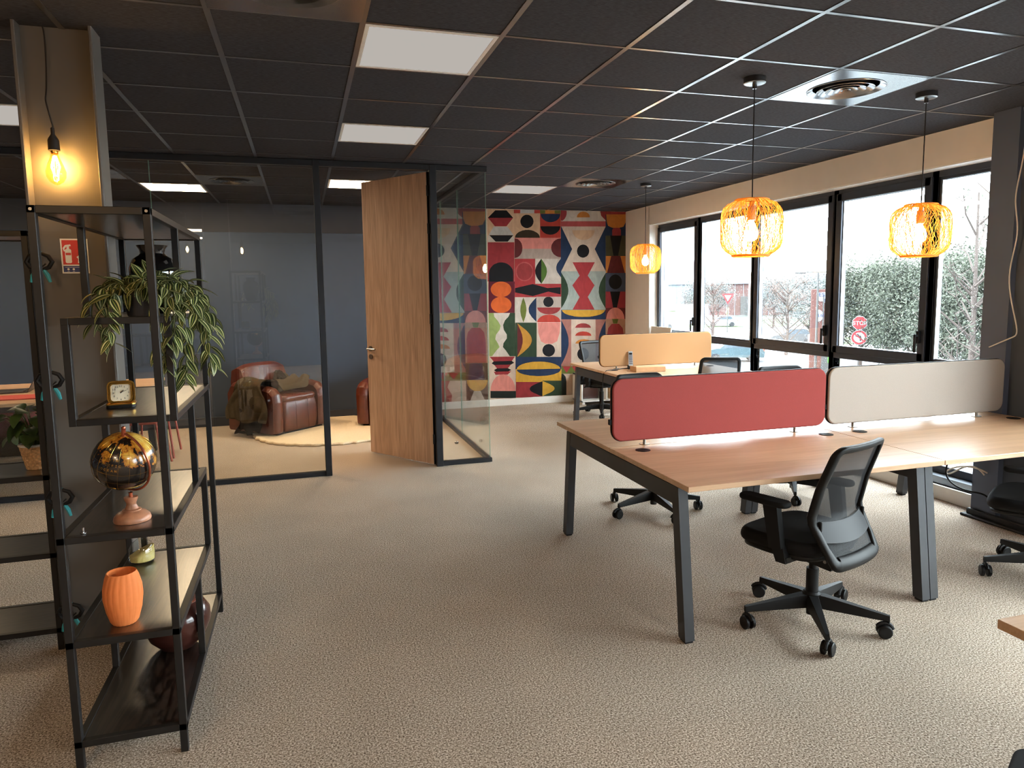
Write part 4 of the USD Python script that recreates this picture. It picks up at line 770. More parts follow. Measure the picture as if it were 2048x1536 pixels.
# ---------------------------------------------------------------- meeting room
def superell(a, b, p, n=64):
    t = np.linspace(0, 2*PI, n, endpoint=False); return Polygon(np.c_[a*np.sign(np.cos(t))*np.abs(np.cos(t))**(2/p), b*np.sign(np.sin(t))*np.abs(np.sin(t))**(2/p)])
rg = thing('round_rug', 'round cream shaggy rug in front of the leather armchairs', 'rug', (-.02, 5.30, 0))
a = np.linspace(0, 2*PI, 160, endpoint=False); rr_ = .86+.012*np.sin(37*a)+.008*np.sin(71*a+1)
P_ = Polygon(np.c_[rr_*np.cos(a), rr_*np.sin(a)]); obj('pile', cushion(P_, .030, .001, .014), 'wool', rg)

def club_chair(label, loc, rotz):
    """leather tub chair; faces -y, 0.80 wide"""
    c = thing('leather_armchair', label, 'armchair', loc, rotz)
    obj('plinth', MB().box(-.34, .34, -.36, .34, 0, .05, .01), 'black_plastic', c)
    seat = MB(); seat.add(cushion(rrect(-.255, .255, -.40, .20, .06), .35, .05, .035)); seat.add(cushion(rrect(-.25, .25, -.39, .18, .07), .08, .38, .035)); obj('seat', seat, 'leather', c)
    for s in (-1, 1):
        prof = [(-.40, .05), (-.42, .40), (-.40, .50), (-.33, .555), (-.22, .575), (.30, .60), (.36, .50), (.36, .05)]
        T_ = YZ(.26 if s > 0 else -.40)
        arm = trimesh.creation.extrude_polygon(Polygon(prof).buffer(-.03).buffer(.03), .14, engine='earcut'); arm.apply_transform(T_)
        # round the top of the arm
        arm = trimesh.Trimesh(*trimesh.remesh.subdivide_to_size(arm.vertices, arm.faces, .05))
        w = (arm.vertices[:, 0]-s*.33)/.07; lift = np.clip((arm.vertices[:, 2]-.35)/.2, 0, 1)
        arm.vertices[:, 2] -= lift*.045*np.abs(w)**2.5
        f = np.clip((-arm.vertices[:, 1]-.30)/.12, 0, 1); arm.vertices[:, 1] += f*.035*np.abs(w)**2.5
        obj('arm', arm, 'leather', c)
    bk = MB(); prof = [(.10, .40), (.20, .78), (.27, .80), (.36, .76), (.40, .60), (.39, .05), (.2, .05)]
    b = trimesh.creation.extrude_polygon(Polygon(prof).buffer(-.03).buffer(.03), .62, engine='earcut'); b.apply_transform(YZ(-.31)); b = trimesh.Trimesh(*trimesh.remesh.subdivide_to_size(b.vertices, b.faces, .06))
    u = b.vertices[:, 0]/.31; up = np.clip((b.vertices[:, 2]-.5)/.3, 0, 1); b.vertices[:, 2] -= up*.05*np.abs(u)**4; b.vertices[:, 1] += up*.03*u**2
    obj('back', b, 'leather', c)
    sm_ = MB()
    for x in (-.09, .09): sm_.tube([(x, -.403, .06), (x, -.404, .36), (x, -.36, .462), (x, .1, .462)], .003, 5)
    obj('seam', sm_, 'leather', c)
    return c
ac = club_chair('brown leather club armchair with a khaki coat thrown over its seat', (-.62, 5.57, 0), .75)
club_chair('brown leather club armchair half hidden behind the open wooden door', (.80, 5.50, 0), -.5)
# the coat: heavy folds lying over the left arm and the seat
def coat():
    nu, nv = 44, 36; G = np.zeros((nu, nv, 3))
    rr = np.random.RandomState(3)
    for i in range(nu):
        for j in range(nv):
            u, v_ = i/(nu-1), j/(nv-1)          # u: from the floor side over the arm to the other arm; v: front to back
            s = u*1.42
            if s < .42: x, z = -.435-.05*(1-s/.42)**1.5, .20+s*.92
            elif s < .60: a_ = (s-.42)/.18*PI; x, z = -.335-.10*math.cos(a_), .585+.045*math.sin(a_)
            else:
                q = (s-.60)/.82; x = -.235+q*.47; z = .555-.075*math.sin(PI*min(1, q*1.1))**.7+.05*q
            y = -.30+.50*v_
            edge = .06*math.sin(7*u+1.3)+.04*math.sin(17*u)
            y += edge*(1 if v_ > .5 else -1)*abs(2*v_-1)+.05*(u-.5)
            fold = .022*math.sin(5*v_*PI+7*u)+.016*math.sin(11*v_+19*u)+.012*math.sin(23*v_-9*u)
            if s < .42: G[i, j] = (x-.02-abs(fold), y, z+.02*math.sin(9*v_))
            elif s < .60: G[i, j] = (x-.015*math.cos(a_), y, z+.012+abs(fold)*.5)
            else: G[i, j] = (x, y, z+.02+fold+.03*math.sin(PI*v_)*math.sin(3*q))
    return G
ct = thing('coat', 'khaki coat draped over the left arm and seat of the brown leather armchair', 'coat', (-.62, 5.57, 0), .75)
G = coat(); obj('outer', MB().grid(G).grid(G+np.array([0, 0, -.010])+.0, flip=True), 'coat_cloth', ct, smooth=True)
G2 = []
for i in range(20):
    row = []
    for j in range(16):
        u, v_ = i/19, j/15; row.append((-.47-.02*math.sin(9*v_+5*u)-.015*u, -.24+.36*v_+.03*math.sin(8*u), .36-.30*u+.03*math.sin(11*v_)))
    G2.append(row)
obj('lining', MB().grid(np.array(G2)).grid(np.array(G2)+np.array([.02, 0, 0]), flip=True), 'dark_cloth', ct, smooth=True)
hd = MB()
for k in range(7):
    a = k*.9; hd.tube([(.12+.10*math.cos(a), .08+.03*math.sin(a*1.7), .575), (.12+.05*math.cos(a+.4), .10, .66+.02*math.sin(k)), (.12+.09*math.cos(a+1.6), .07+.03*math.cos(a), .59)], .024, 8)
obj('hood', hd, 'dark_cloth', ct, smooth=True)

# meeting table, stools, burgundy seat, things on the table
tb = thing('meeting_table', 'light oak meeting table behind the glass at the far left', 'table', (-2.95, 4.22, 0))
obj('tabletop', MB().box(-1.25, 1.25, -.74, .78, .712, .74, .002), 'oak_top', tb)
for x in (-1.1, 1.1):
    for y in (-.6, .64): obj('leg', MB().bar((x, y, .71), (x*1.02, y*1.03, 0), .06, .06, side=(0, 1, 0)), 'desk_leg', tb)
for y in (-.60, .64): obj('apron', MB().box(-1.08, 1.08, y-.02, y+.02, .65, .712), 'desk_leg', tb)
def stool(label, y):
    s = thing('metal_stool', label, 'stool', (-1.75, y, 0))
    obj('seat', cushion(rrect(-.19, .19, -.19, .19, .06), .03, .445, .012), 'red_steel', s)
    for sx in (-1, 1):
        for sy in (-1, 1): obj('leg', MB().tube([(sx*.12, sy*.15, .452), (sx*.145, sy*.165, .43), (sx*.185, sy*.215, .0)], .011, 10), 'red_steel', s)
    obj('brace', MB().tube([(-.14, -.15, .44), (.14, -.15, .44), (.14, .15, .44), (-.14, .15, .44)], .010, 8, closed=True), 'red_steel', s)
stool('pinkish red tubular metal stool at the far corner of the meeting table', 4.62)
stool('pinkish red tubular metal stool at the table end nearest the glass', 4.06)
bs = thing('burgundy_seat', 'burgundy upholstered low seat with dark base beyond the wicker pot', 'seat', (-3.25, 5.28, 0))
obj('cushion', cushion(rrect(-.33, .33, -.30, .30, .12), .26, .20, .08), 'burgundy', bs)
obj('base', cushion(rrect(-.31, .31, -.28, .28, .1), .19, .01, .03), 'dark_cloth', bs)
lp = thing('laptop', 'dark open laptop on the meeting table at the left edge', 'laptop', (-2.86, 4.30, .741), .1)
obj('keyboard_base', MB().box(-.17, .17, -.12, .12, 0, .016, .003), 'laptop', lp)
obj('lid', MB().bar((.14, -.12, .015), (.14, .12, .015), .01, .01).hull([(x, y, z) for y in (-.12, .12) for (x, z) in ((.165, .012), (.172, .012), (.27, .21), (.277, .207))]), 'laptop', lp)
tag(obj('folder', MB().box(-2.84, -2.44, 3.70, 3.98, .741, .751, .002), 'folder'), 'red folder lying on the front of the meeting table', 'folder')
tag(obj('paper_stack', MB().box(-2.66, -2.36, 4.52, 4.76, .741, .757, .002), 'paper'), 'stack of white paper on the meeting table beyond the laptop', 'paper')
tag(obj('cup', MB().lathe([(.001, .742), (.03, .742), (.038, .83), (.035, .83), (.028, .75), (.001, .75)], 28, (-2.12, 4.42, 0)), 'ceramic_cup'), 'small orange cup on the meeting table beside the laptop', 'cup')
# ---------------------------------------------------------------- bench desks and screens
def bench(name, label, x0, y0, ncol, legs_at, grom, L=1.413, D=.825, cable=None):
    d = thing(name, label, 'desk', (x0, y0, 0))
    W = L*ncol
    for c in range(ncol):
        for r in range(2):
            a, b = c*L+(.001 if c else 0), (c+1)*L-(.001 if c < ncol-1 else 0); e, f = r*(D+.004), r*(D+.004)+D
            obj('desktop', MB().box(a, b, e, f, .715, .740, .0018), 'oak_top', d)
    tot = 2*D+.004
    def leg(x, yt, yb, s=.048):
        lg = obj('leg', MB().hull([(x+sx*s/2, y+sy*.030, z) for sx in (-1, 1) for sy in (-1, 1) for y, z in ((yt, .70), (yb, .012))]), 'desk_leg', d)
        obj('foot', MB().box(x-.02, x+.02, yb-.024, yb+.024, 0, .013, .002), 'black_plastic', lg)
    for x in legs_at:
        leg(x, .155, .075); leg(x, tot-.155, tot-.075)
        obj('leg_beam', MB().box(x-.022, x+.022, .13, tot-.13, .615, .70, .002), 'desk_leg', d)
        obj('spacer', MB().box(x-.016, x+.016, .2, tot-.2, .699, .716), 'desk_leg', d)
    for y in (.30, tot-.30):
        obj('long_beam', MB().box(legs_at[0], legs_at[-1], y-.02, y+.02, .66, .70, .002), 'desk_leg', d)
    for gx in grom:
        obj('cable_grommet', MB().lathe([(.040, .0), (.040, .0025), (.034, .004), (.001, .004)], 32, (gx, D-.115, .7395)).box(gx-.008, gx+.03, D-.12, D-.108, .7425, .7445, .0005), 'black_plastic', d)
    return d
bench('bench_desk', 'large oak topped bench desk with dark slanted legs, under the red and beige screens', 1.256, -.506, 2, [.045, 1.3905, 1.4435, 2.775], [.142, 1.313, 1.552, 2.755])
bench('bench_desk', 'far oak topped bench desk under the yellow screen, close to the mural', 2.695, 3.01, 1, [.045, 1.365], [.142, 1.30])
bench('bench_desk', 'oak topped desk whose corner cuts in at the right edge of the photo', 1.362, -3.498, 2, [.045, 1.33, 1.38, 2.65], [.142], L=1.36)

def screen(label, x0, x1, y, cloth):
    s = thing('desk_screen', label, 'desk screen', ((x0+x1)/2, y, .74))
    h = (x1-x0)/2; z0, z1, t = .028, .370, .022
    core = rrect(-h, h, z0, z1, .06, 10)
    Tm = np.eye(4); Tm[:3, :3] = np.array([[1, 0, 0], [0, 0, -1], [0, 1, 0]]); Tm[1, 3] = -.003
    dense = Polygon(core.exterior.segmentize(.05).coords)
    obj('fabric_front', cushion(dense, .018, 0, .010, Tm), cloth, s)
    Tb = Tm.copy(); Tb[1, 3] = .021
    obj('fabric_back', cushion(dense, .018, 0, .010, Tb), cloth, s)
    obj('edge_trim', MB().ext(rrect(-h-.003, h+.003, z0-.003, z1+.003, .063, 10), .008, XZ(-.004)), 'black_plastic', s)
    for x in (-h+.20, h-.20):
        obj('clamp', MB().cyl((x, 0, .0), (x, 0, .034), .008, n=14).lathe([(.03, 0), (.03, .003), (.001, .004)], 24, (x, 0, 0)), 'steel', s)
    obj('connector', MB().box(-h-.014, -h+.004, -.008, .012, .12, .15, .002), 'black_plastic', s)
screen('brick red upholstered desk screen with rounded corners and black edging', 1.277, 2.660, .342, 'red_cloth')
screen('beige upholstered desk screen beside the red one, nearest the right wall', 2.680, 4.062, .342, 'grey_cloth')
screen('pale orange upholstered desk screen on the far desk by the mural', 2.725, 4.085, 3.86, 'yellow_cloth')

# ---------------------------------------------------------------- office chairs
def chair_parts():
    Q = {}
    ol = []
    hw = lambda z: .190+.028*np.clip((z-.385)/.20, 0, 1)**.8-.018*np.clip((z-.62)/.33, 0, 1)**1.3
    yz = lambda z: np.interp(z, [.36, .42, .60, .75, .95], [-.245, -.248, -.150, -.185, -.258])
    zb, zt, cr = .385, .945, .055
    out = [];
    for k in range(9): a = PI+PI/2*k/8; out.append((-hw(zb+cr)+cr+cr*math.cos(a), zb+cr+cr*math.sin(a)))
    for u in np.linspace(-.1, .1, 5): out.append((u, zb))
    for k in range(9): a = 1.5*PI+PI/2*k/8; out.append((hw(zb+cr)-cr+cr*math.cos(a), zb+cr+cr*math.sin(a)))
    for z in np.linspace(zb+.10, zt-.10, 12): out.append((hw(z), z))
    for k in range(9): a = PI/2*k/8; out.append((hw(zt-cr)-cr+cr*math.cos(a), zt-cr+cr*math.sin(a)))
    for u in np.linspace(.1, -.1, 5): out.append((u, zt))
    for k in range(9): a = PI/2+PI/2*k/8; out.append((-hw(zt-cr)+cr+cr*math.cos(a), zt-cr+cr*math.sin(a)))
    for z in np.linspace(zt-.10, zb+.10, 12): out.append((-hw(z), z))
    out = np.array(out)
    bow = lambda x, z: yz(z)-.030*(1-np.clip(x/.22, -1, 1)**2)
    # frame: oval section swept round the outline
    ctr = np.array([0, .66]); n = len(out); V = []
    tn = np.roll(out, -1, 0)-np.roll(out, 1, 0); nr = np.stack([tn[:, 1], -tn[:, 0]], 1); nr /= np.linalg.norm(nr, axis=1, keepdims=True)
    sec = [(math.cos(a), math.sin(a)) for a in np.linspace(0, 2*PI, 12, endpoint=False)]
    for (x, z), (nx, nz) in zip(out, nr):
        low = np.clip((.47-z)/.08, 0, 1); wv = .0165+.016*low
        cx, cz = x-nx*wv, z-nz*wv
        for c_, s_ in sec:
            px, pz = cx+nx*wv*np.sign(c_)*abs(c_)**.7, cz+nz*wv*np.sign(c_)*abs(c_)**.7
            V.append((px, bow(px, pz)+.017*np.sign(s_)*abs(s_)**.7, pz))
    f = []; m = 12
    for i in range(n):
        i2 = (i+1) % n
        for j in range(m):
            j2 = (j+1) % m; f += [(i*m+j, i2*m+j, i2*m+j2), (i*m+j, i2*m+j2, i*m+j2)]
    t = trimesh.Trimesh(V, f, process=False); t.fix_normals(); Q['back_frame'] = t
    rows = []
    for z in np.linspace(zb+.045, zt-.02, 24):
        w = hw(z)-.015; w = min(w, hw(zb+cr)-.02+.5*(z-zb)) if z < .47 else w; w = w-.012*np.clip((z-(zt-.05))/.03, 0, 1)
        rows.append([(x, bow(x, z), z) for x in np.linspace(-w, w, 13)])
    G = np.array(rows); Q['mesh_back'] = MB().grid(G).m()
    rows = []
    for z in np.linspace(.515, .60, 6):
        w = hw(z)-.012; rows.append([(x, bow(x, z)-.012-.014*(1-(x/w)**2), z-.018*(1-(x/w)**2)) for x in np.linspace(-w, w, 13)])
    G = np.array(rows); Q['lumbar_support'] = MB().grid(G).grid(G+np.array([0, .005, 0]), flip=True).m()
    Q['lumbar_clip'] = [MB().box(s*.180-.006, s*.180+.006, -.196, -.178, .520, .60, .003).cyl((s*.178, -.200, .53), (s*.158, -.206, .53), .005, n=10).m() for s in (-1, 1)]
    oc = superell(.242, .225, 3.6, 72)
    s = cushion(oc, .068, .425, .028)
    fr = np.clip((s.vertices[:, 1]-.10)/.13, 0, 1); s.vertices[:, 2] -= fr**2*.022
    s.vertices[:, 2] -= .010*(1-np.clip(np.hypot(s.vertices[:, 0]/.2, s.vertices[:, 1]/.2), 0, 1))*(s.vertices[:, 2] > .46)
    s.vertices[:, 1] += .02; Q['seat'] = s
    s2 = cushion(superell(.228, .21, 3.4, 60), .026, .404, .012); s2.vertices[:, 1] += .02
    s2.vertices[:, 2] -= np.clip((s2.vertices[:, 1]-.10)/.13, 0, 1)**2*.016; Q['seat_shell'] = s2
    Q['mechanism'] = MB().hull([(x, y, z) for x in (-.075, .075) for y, z in ((-.15, .41), (.13, .41), (.10, .365), (-.13, .345))]).bar((0, -.10, .37), (0, -.185, .392), .10, .035, .15, .03).cyl((.10, -.06, .372), (.235, -.05, .378), .006, n=8).box(.215, .255, -.062, -.038, .37, .386, .004).m()
    Q['bolt'] = MB().cyl((-.084, -.16, .385), (.084, -.16, .385), .008, n=12).m()
    Q['gas_lift'] = MB().cyl((0, 0, .15), (0, 0, .305), .028, n=20).cyl((0, 0, .24), (0, 0, .37), .017, n=18).cyl((0, 0, .045), (0, 0, .15), .023, n=20).m()
    Q['arm_pad'], Q['arm_post'] = [], []
    for s_ in (-1, 1):
        T_ = np.eye(4); T_[:3, 3] = (s_*.272, .03, 0)
        pd = cushion(rrect(-.040, .040, -.125, .125, .036), .026, .655, .010); pd.apply_transform(T_); Q['arm_pad'].append(pd)
        Q['arm_post'].append(MB().bar((s_*.272, -.005, .66), (s_*.268, -.035, .46), .036, .070, .034, .062, side=(0, 1, 0)).hull([(s_*.25+dx, y, z) for dx in (-.018, .036*.5) for y, z in ((-.062, .47), (-.0, .47), (-.03, .395), (-.08, .395))]).bar((s_*.262, -.055, .408), (s_*.06, -.05, .398), .05, .026, side=(0, 0, 1)).m())
    return Q
CH = chair_parts()
def star_base(parent, off):
    hub = MB().lathe([(.001, .078), (.036, .078), (.042, .10), (.042, .150), (.034, .160), (.001, .160)], 32).m()
    b = obj('base_hub', hub, 'black_plastic', parent)
    for k in range(5):
        a = off+2*PI*k/5; d = np.array([math.cos(a), math.sin(a), 0]); n_ = np.array([-d[1], d[0], 0]); pts = []
        for r, w, z0, z1 in ((.025, .030, .088, .148), (.06, .025, .088, .146), (.318, .012, .084, .106), (.332, .010, .078, .104)):
            for s_ in (-1, 1):
                pts += [d*r+n_*s_*w+np.array([0, 0, z0]), d*r+n_*s_*w*.75+np.array([0, 0, z1])]
        obj('base_arm', MB().hull(pts), 'black_plastic', b)
        rt = off*1.7+k*2.1; e = np.array([math.cos(rt), math.sin(rt), 0]); c = d*.325+e*.014; g = np.array([-e[1], e[0], 0])
        cs = MB()
        for s_ in (-1, 1):
            p0, p1 = c+g*s_*.008+np.array([0, 0, .0315]), c+g*s_*.026+np.array([0, 0, .0315])
            cs.tube([p0, p0*.85+p1*.15, p0*.2+p1*.8, p1], [.028, .0315, .0315, .027], 20)
        cs.cyl(d*.325+np.array([0, 0, .03]), d*.325+np.array([0, 0, .09]), .008, n=12)
        cs.tube([c+g*.0+e*(.036*math.cos(q))+np.array([0, 0, .0315+.037*math.sin(q)]) for q in np.linspace(.5, 2.9, 8)], .009, 8)
        obj('caster', cs, 'black_plastic', b)
def office_chair(x, y, face, off, label, lift=-.035, arms=True):
    """face: direction the sitter looks, radians from +x; off: direction of one base arm"""
    c = thing('office_chair', label, 'office chair', (x, y, 0), face-PI/2, 'black mesh backed office chairs')
    star_base(c, off-(face-PI/2))
    for k in ('gas_lift', 'mechanism', 'seat_shell', 'seat', 'back_frame', 'mesh_back', 'lumbar_support', 'bolt'):
        mt = {'seat': 'soft_black', 'mesh_back': 'chair_mesh', 'lumbar_support': 'lumbar', 'bolt': 'steel'}.get(k, 'black_plastic')
        m_ = CH[k].copy()
        if k != 'gas_lift': m_.vertices[:, 2] += lift; m_.vertices[:, 1] += .055*(k != 'mechanism')
        else: m_.vertices[:, 2] += lift*(m_.vertices[:, 2] > .2)
        o = obj(k, m_, mt, frame_ if k in ('mesh_back', 'lumbar_support') else c, smooth=40)
        if k == 'back_frame': frame_ = o
    for k in ('lumbar_clip', 'arm_pad', 'arm_post'):
        if k != 'lumbar_clip' and not arms: continue
        for q in CH[k]:
            q = q.copy(); q.vertices[:, 2] += lift; q.vertices[:, 1] += .055
            obj(k, q, 'soft_black' if k == 'arm_pad' else 'black_plastic', frame_ if k == 'lumbar_clip' else c, smooth=40)
R_ = math.radians
office_chair(1.955, -.455, R_(90+20), R_(26), 'black office chair in full view in the foreground, turned towards the large desk')
office_chair(2.07, 1.36, R_(276), R_(52), 'black office chair behind the red screen, its star base showing under the desk end', .03)
office_chair(3.28, 1.38, R_(268), R_(19), 'black office chair behind the red and beige screens, only its rounded top rail in sight', .03)
office_chair(3.52, -.44, R_(90+32), R_(153), 'black office chair cut off by the right edge of the photo, before the dark wall')
office_chair(3.74, 3.20, R_(90-20), R_(40), 'black office chair with see-through back at the near side of the far desk')
office_chair(3.30, 5.12, R_(292), R_(30), 'black office chair between the far desk and the mural wall', .0)
office_chair(1.05, -2.50, R_(30), R_(200), 'black office chair at the right edge desk, a sliver in the bottom right corner')

# ---------------------------------------------------------------- small things on and around the desks
ph = thing('cordless_phone', 'silver cordless phone standing in its black charging cradle on the far desk', 'phone', (3.06, 3.78, .741), -.3)
obj('cradle', MB().hull([(-.035, -.04, 0), (.035, -.04, 0), (-.035, .05, 0), (.035, .05, 0), (-.03, -.03, .025), (.03, -.03, .025), (-.03, .04, .04), (.03, .04, .04)]), 'black_plastic', ph)
hs_ = MB().bar((0, .012, .025), (0, .045, .185), .046, .020, .044, .016, side=(0, 1, 0)); obj('handset', hs_, 'phone_silver', ph)
kb = MB()
for r in range(5):
    for c_ in range(3):
        z = .05+.02*r; kb.box(-.016+.012*c_, -.008+.012*c_, .0015+.0*z+(z-.025)*.206, .0045+(z-.025)*.206, z, z+.011)
kb.box(-.016, .016, .003+.125*.206-.002, .006+.125*.206, .15, .172); obj('keys', kb, 'black_plastic', ph)
bx = thing('cardboard_box', 'flat light brown cardboard box beside the phone on the far desk', 'box', (3.14, 3.55, .741), -.12)
obj('carton', MB().box(-.16, .16, -.10, .10, 0, .048, .002), 'card', bx)
obj('lid_flap', MB().hull([(-.16, -.10, .048), (.16, -.10, .048), (.16, .07, .05), (-.16, .07, .05), (-.15, -.08, .056), (.16, -.06, .056)]), 'card', bx)
tag(obj('paper_sheet', MB().box(3.40, 3.72, 3.60, 3.80, .741, .744), 'paper'), 'loose white papers on the far desk below the yellow screen', 'paper')
from scipy.interpolate import CubicSpline
def wire(name, pts, r, mt, label, cat='cable', n=60, extra=None):
    cs = CubicSpline(np.linspace(0, 1, len(pts)), pts); b = MB().tube(cs(np.linspace(0, 1, n)), r, 7)
    tag(obj(name, b, mt, smooth=True), label, cat)
wire('cable', [(3.1, 3.80, .75), (2.95, 3.79, .745), (2.78, 3.70, .748), (2.685, 3.66, .70), (2.675, 3.65, .45), (2.70, 3.68, .20), (2.78, 3.72, .03), (2.92, 3.85, .008), (2.98, 3.70, .008), (2.85, 3.62, .008)], .004, 'black_plastic', 'black cable running off the far desk end down to the carpet')
wire('wall_cable', [(4.078, .32, 2.69), (4.078, .31, 2.35), (4.074, .335, 2.12), (4.074, .31, 1.90), (4.076, .345, 1.62), (4.066, .27, 1.33), (4.062, .29, 1.25), (4.07, .38, 1.21), (4.08, .46, 1.175)], .0045, 'white_cable', 'loose white cable hanging down the dark wall at the right edge')
wire('power_cable', [(3.95, .62, .70), (3.96, .60, .45), (3.97, .64, .30), (3.98, .60, .22), (4.0, .50, .19), (4.05, .42, .18), (4.06, .36, .12)], .006, 'black_plastic', 'black power cable hanging in a loop under the large desk by the window')
wire('power_cable', [(4.06, .40, .33), (4.05, .55, .34), (4.04, .66, .30), (4.04, .70, .26), (4.05, .66, .27), (4.05, .55, .34), (4.06, .42, .31)], .0055, 'white_cable', 'white cable coiled in a loop under the large desk by the window')
wbd = thing('whiteboard', 'white board leaning low against the window behind the yellow screen', 'board', (4.20, 5.30, 0))
obj('board', MB().hull([(x, y, z) for y in (-.27, .27) for x, z in ((-.10, .0), (-.085, .0), (.03, 1.09), (.045, 1.09))]), 'paper', wbd)
obj('edge', MB().hull([(x, y, z) for y in (-.275, .275) for x, z in ((.029, 1.082), (.047, 1.082), (.030, 1.094), (.048, 1.094))]), 'paper', wbd)
cb = thing('cube_shelf', 'low white cube shelf against the mural wall behind the far chair', 'shelf', (3.74, 6.12, 0))
q = MB()
for x in (-.38, -.005, .37): q.box(x, x+.018, -.17, .17, .04, .42)
q.box(-.38, .388, -.17, .17, .04, .058).box(-.38, .388, -.17, .17, .402, .42)
obj('carcass', q, 'white_paint', cb)
obj('back_panel', MB().box(-.37, .38, .165, .17, .05, .41), 'white_paint', cb)
for x in (-.34, .34): obj('foot', MB().box(x-.02, x+.02, -.15, .15, 0, .04), 'white_paint', cb)
tag(obj('framed_print', MB().box(3.40, 3.68, 6.12, 6.135, .06, .36, .002), 'maroon_print' if 'maroon_print' in MATS else 'brown_glaze'), 'small dark brown framed print leaning inside the low white cube shelf', 'picture')
wk = thing('wicker_basket', 'round wicker basket standing inside the low white cube shelf', 'basket', (3.93, 6.09, .06))
obj('body', MB().lathe([(.001, 0), (.11, 0)]+[(.115+.02*k/16, .28*k/16) for k in range(17)]+[(.12, .28), (.11, .02), (.001, .02)], 96, rfun=weave), 'wicker', wk)

dst = thing('door_stop', 'small round steel door stop on the carpet behind the glass corner', 'door stop', (1.19, 4.07, 0))
obj('stop_body', MB().lathe([(.001, 0), (.018, 0), (.018, .026), (.015, .030), (.001, .030)], 28), 'chrome', dst)
obj('rubber_ring', MB().lathe([(.018, .010), (.0205, .012), (.0205, .020), (.018, .022)], 28), 'black_plastic', dst)
# ---------------------------------------------------------------- outdoors, seen through the wet panes
GZ = -3.665
tag(obj('ground', MB().box(-40, 400, -150, 400, GZ-.3, GZ), 'snowy_ground'), kind='structure')
def strip(name, pts, w, z, mt):
    pts = np.array(pts, float); d = pts[-1]-pts[0]; n_ = np.array([-d[1], d[0]])/np.linalg.norm(d)*w/2
    pg = Polygon([pts[0]+n_, pts[-1]+n_, pts[-1]-n_, pts[0]-n_])
    tag(obj(name, MB().ext(pg, .02, XY(z)), mt, smooth=False), kind='structure')
strip('street', [(0, 48), (90, 20)], 9, GZ, 'asphalt')
strip('street', [(48, 30), (120, 160)], 8, GZ+.004, 'asphalt')
strip('lawn', [(40, 100), (120, 76)], 26, GZ, 'lawn')
strip('lawn', [(60, 150), (160, 120)], 24, GZ, 'lawn')
strip('lawn', [(30, 66), (60, 50)], 10, GZ+.002, 'lawn')
strip('pavement', [(6, 30), (60, 6)], 3, GZ, 'asphalt')

def car(label, loc, rotz, paint, tall=1.0, roof='snow'):
    c = thing('car', label, 'car', (loc[0], loc[1], GZ), rotz)
    side = [(-2.05, .35), (-2.1, .75), (-1.95, .95), (-1.55, 1.02), (-1.3, 1.4*tall), (-1.0, 1.5*tall), (.25, 1.48*tall), (.95, 1.02), (1.75, .88), (2.05, .68), (2.08, .35)]
    obj('body', MB().ext(Polygon(side).buffer(-.06).buffer(.06), 1.74, XZ(-.87)), paint, c)
    glass = [(-1.42, 1.04), (-1.2, 1.38*tall), (-.95, 1.44*tall), (.2, 1.42*tall), (.78, 1.04)]
    obj('side_window', MB().ext(Polygon(glass), .02, XZ(-.885)), 'car_glass', c); obj('side_window', MB().ext(Polygon(glass), .02, XZ(.865)), 'car_glass', c)
    obj('rear_window', MB().hull([(-1.56, y, 1.06) for y in (-.68, .68)]+[(-1.30, y, 1.38*tall) for y in (-.62, .62)]+[(-1.60, y, 1.06) for y in (-.68, .68)]+[(-1.36, y, 1.38*tall) for y in (-.62, .62)]), 'car_glass', c)
    obj('windscreen', MB().hull([(.92, y, 1.05) for y in (-.7, .7)]+[(.30, y, 1.42*tall) for y in (-.64, .64)]+[(.97, y, 1.05) for y in (-.7, .7)]+[(.36, y, 1.43*tall) for y in (-.64, .64)]), 'car_glass', c)
    obj('snowy_roof', MB().add(cushion(rrect(-1.1, .2, -.68, .68, .2), .06, 1.46*tall, .03)), roof, c)
    for x in (-1.3, 1.3):
        for y in (-.80, .80): obj('wheel', MB().cyl((x, y-.1, .32), (x, y+.1, .32), .32, n=22), 'tyre', c)
    for y in (-.7, .7): obj('tail_light', MB().box(-2.09, -2.02, y-.14, y+.14, .78, .95, .02), 'tail_light', c)
car('silver estate car driving past outside, seen between the second and third mullions', (43.0, 52.6), R_(160), 'car_silver')
car('teal car with snowy roof parked outside below the far window', (29.5, 41.5), R_(152), 'car_teal', 1.12)
car('white car parked across the snowy road, near the van', (56, 84), R_(150), 'car_white')
vn = thing('delivery_van', 'white box van parked outside, seen through the leftmost window', 'van', (47.5, 79.5, GZ), R_(150))
obj('box_body', MB().box(-3.0, 1.2, -1.1, 1.1, .7, 3.3, .06), 'car_white', vn)
obj('cab', MB().ext(Polygon([(1.25, .5), (1.25, 2.3), (1.9, 2.25), (2.6, 1.4), (2.9, 1.2), (2.9, .5)]), 1.9, XZ(-.95)), 'car_white', vn)
obj('windscreen', MB().hull([(1.98, y, 2.16) for y in (-.8, .8)]+[(2.58, y, 1.5) for y in (-.85, .85)]+[(2.03, y, 2.19) for y in (-.8, .8)]+[(2.63, y, 1.5) for y in (-.85, .85)]), 'car_glass', vn)
obj('door_seam', MB().box(-3.02, -2.98, -.02, .02, .8, 3.2), 'totem_grey', vn)
for x in (-2.0, 2.0):
    for y in (-1., 1.): obj('wheel', MB().cyl((x, y-.12, .38), (x, y+.12, .38), .38, n=20), 'tyre', vn)

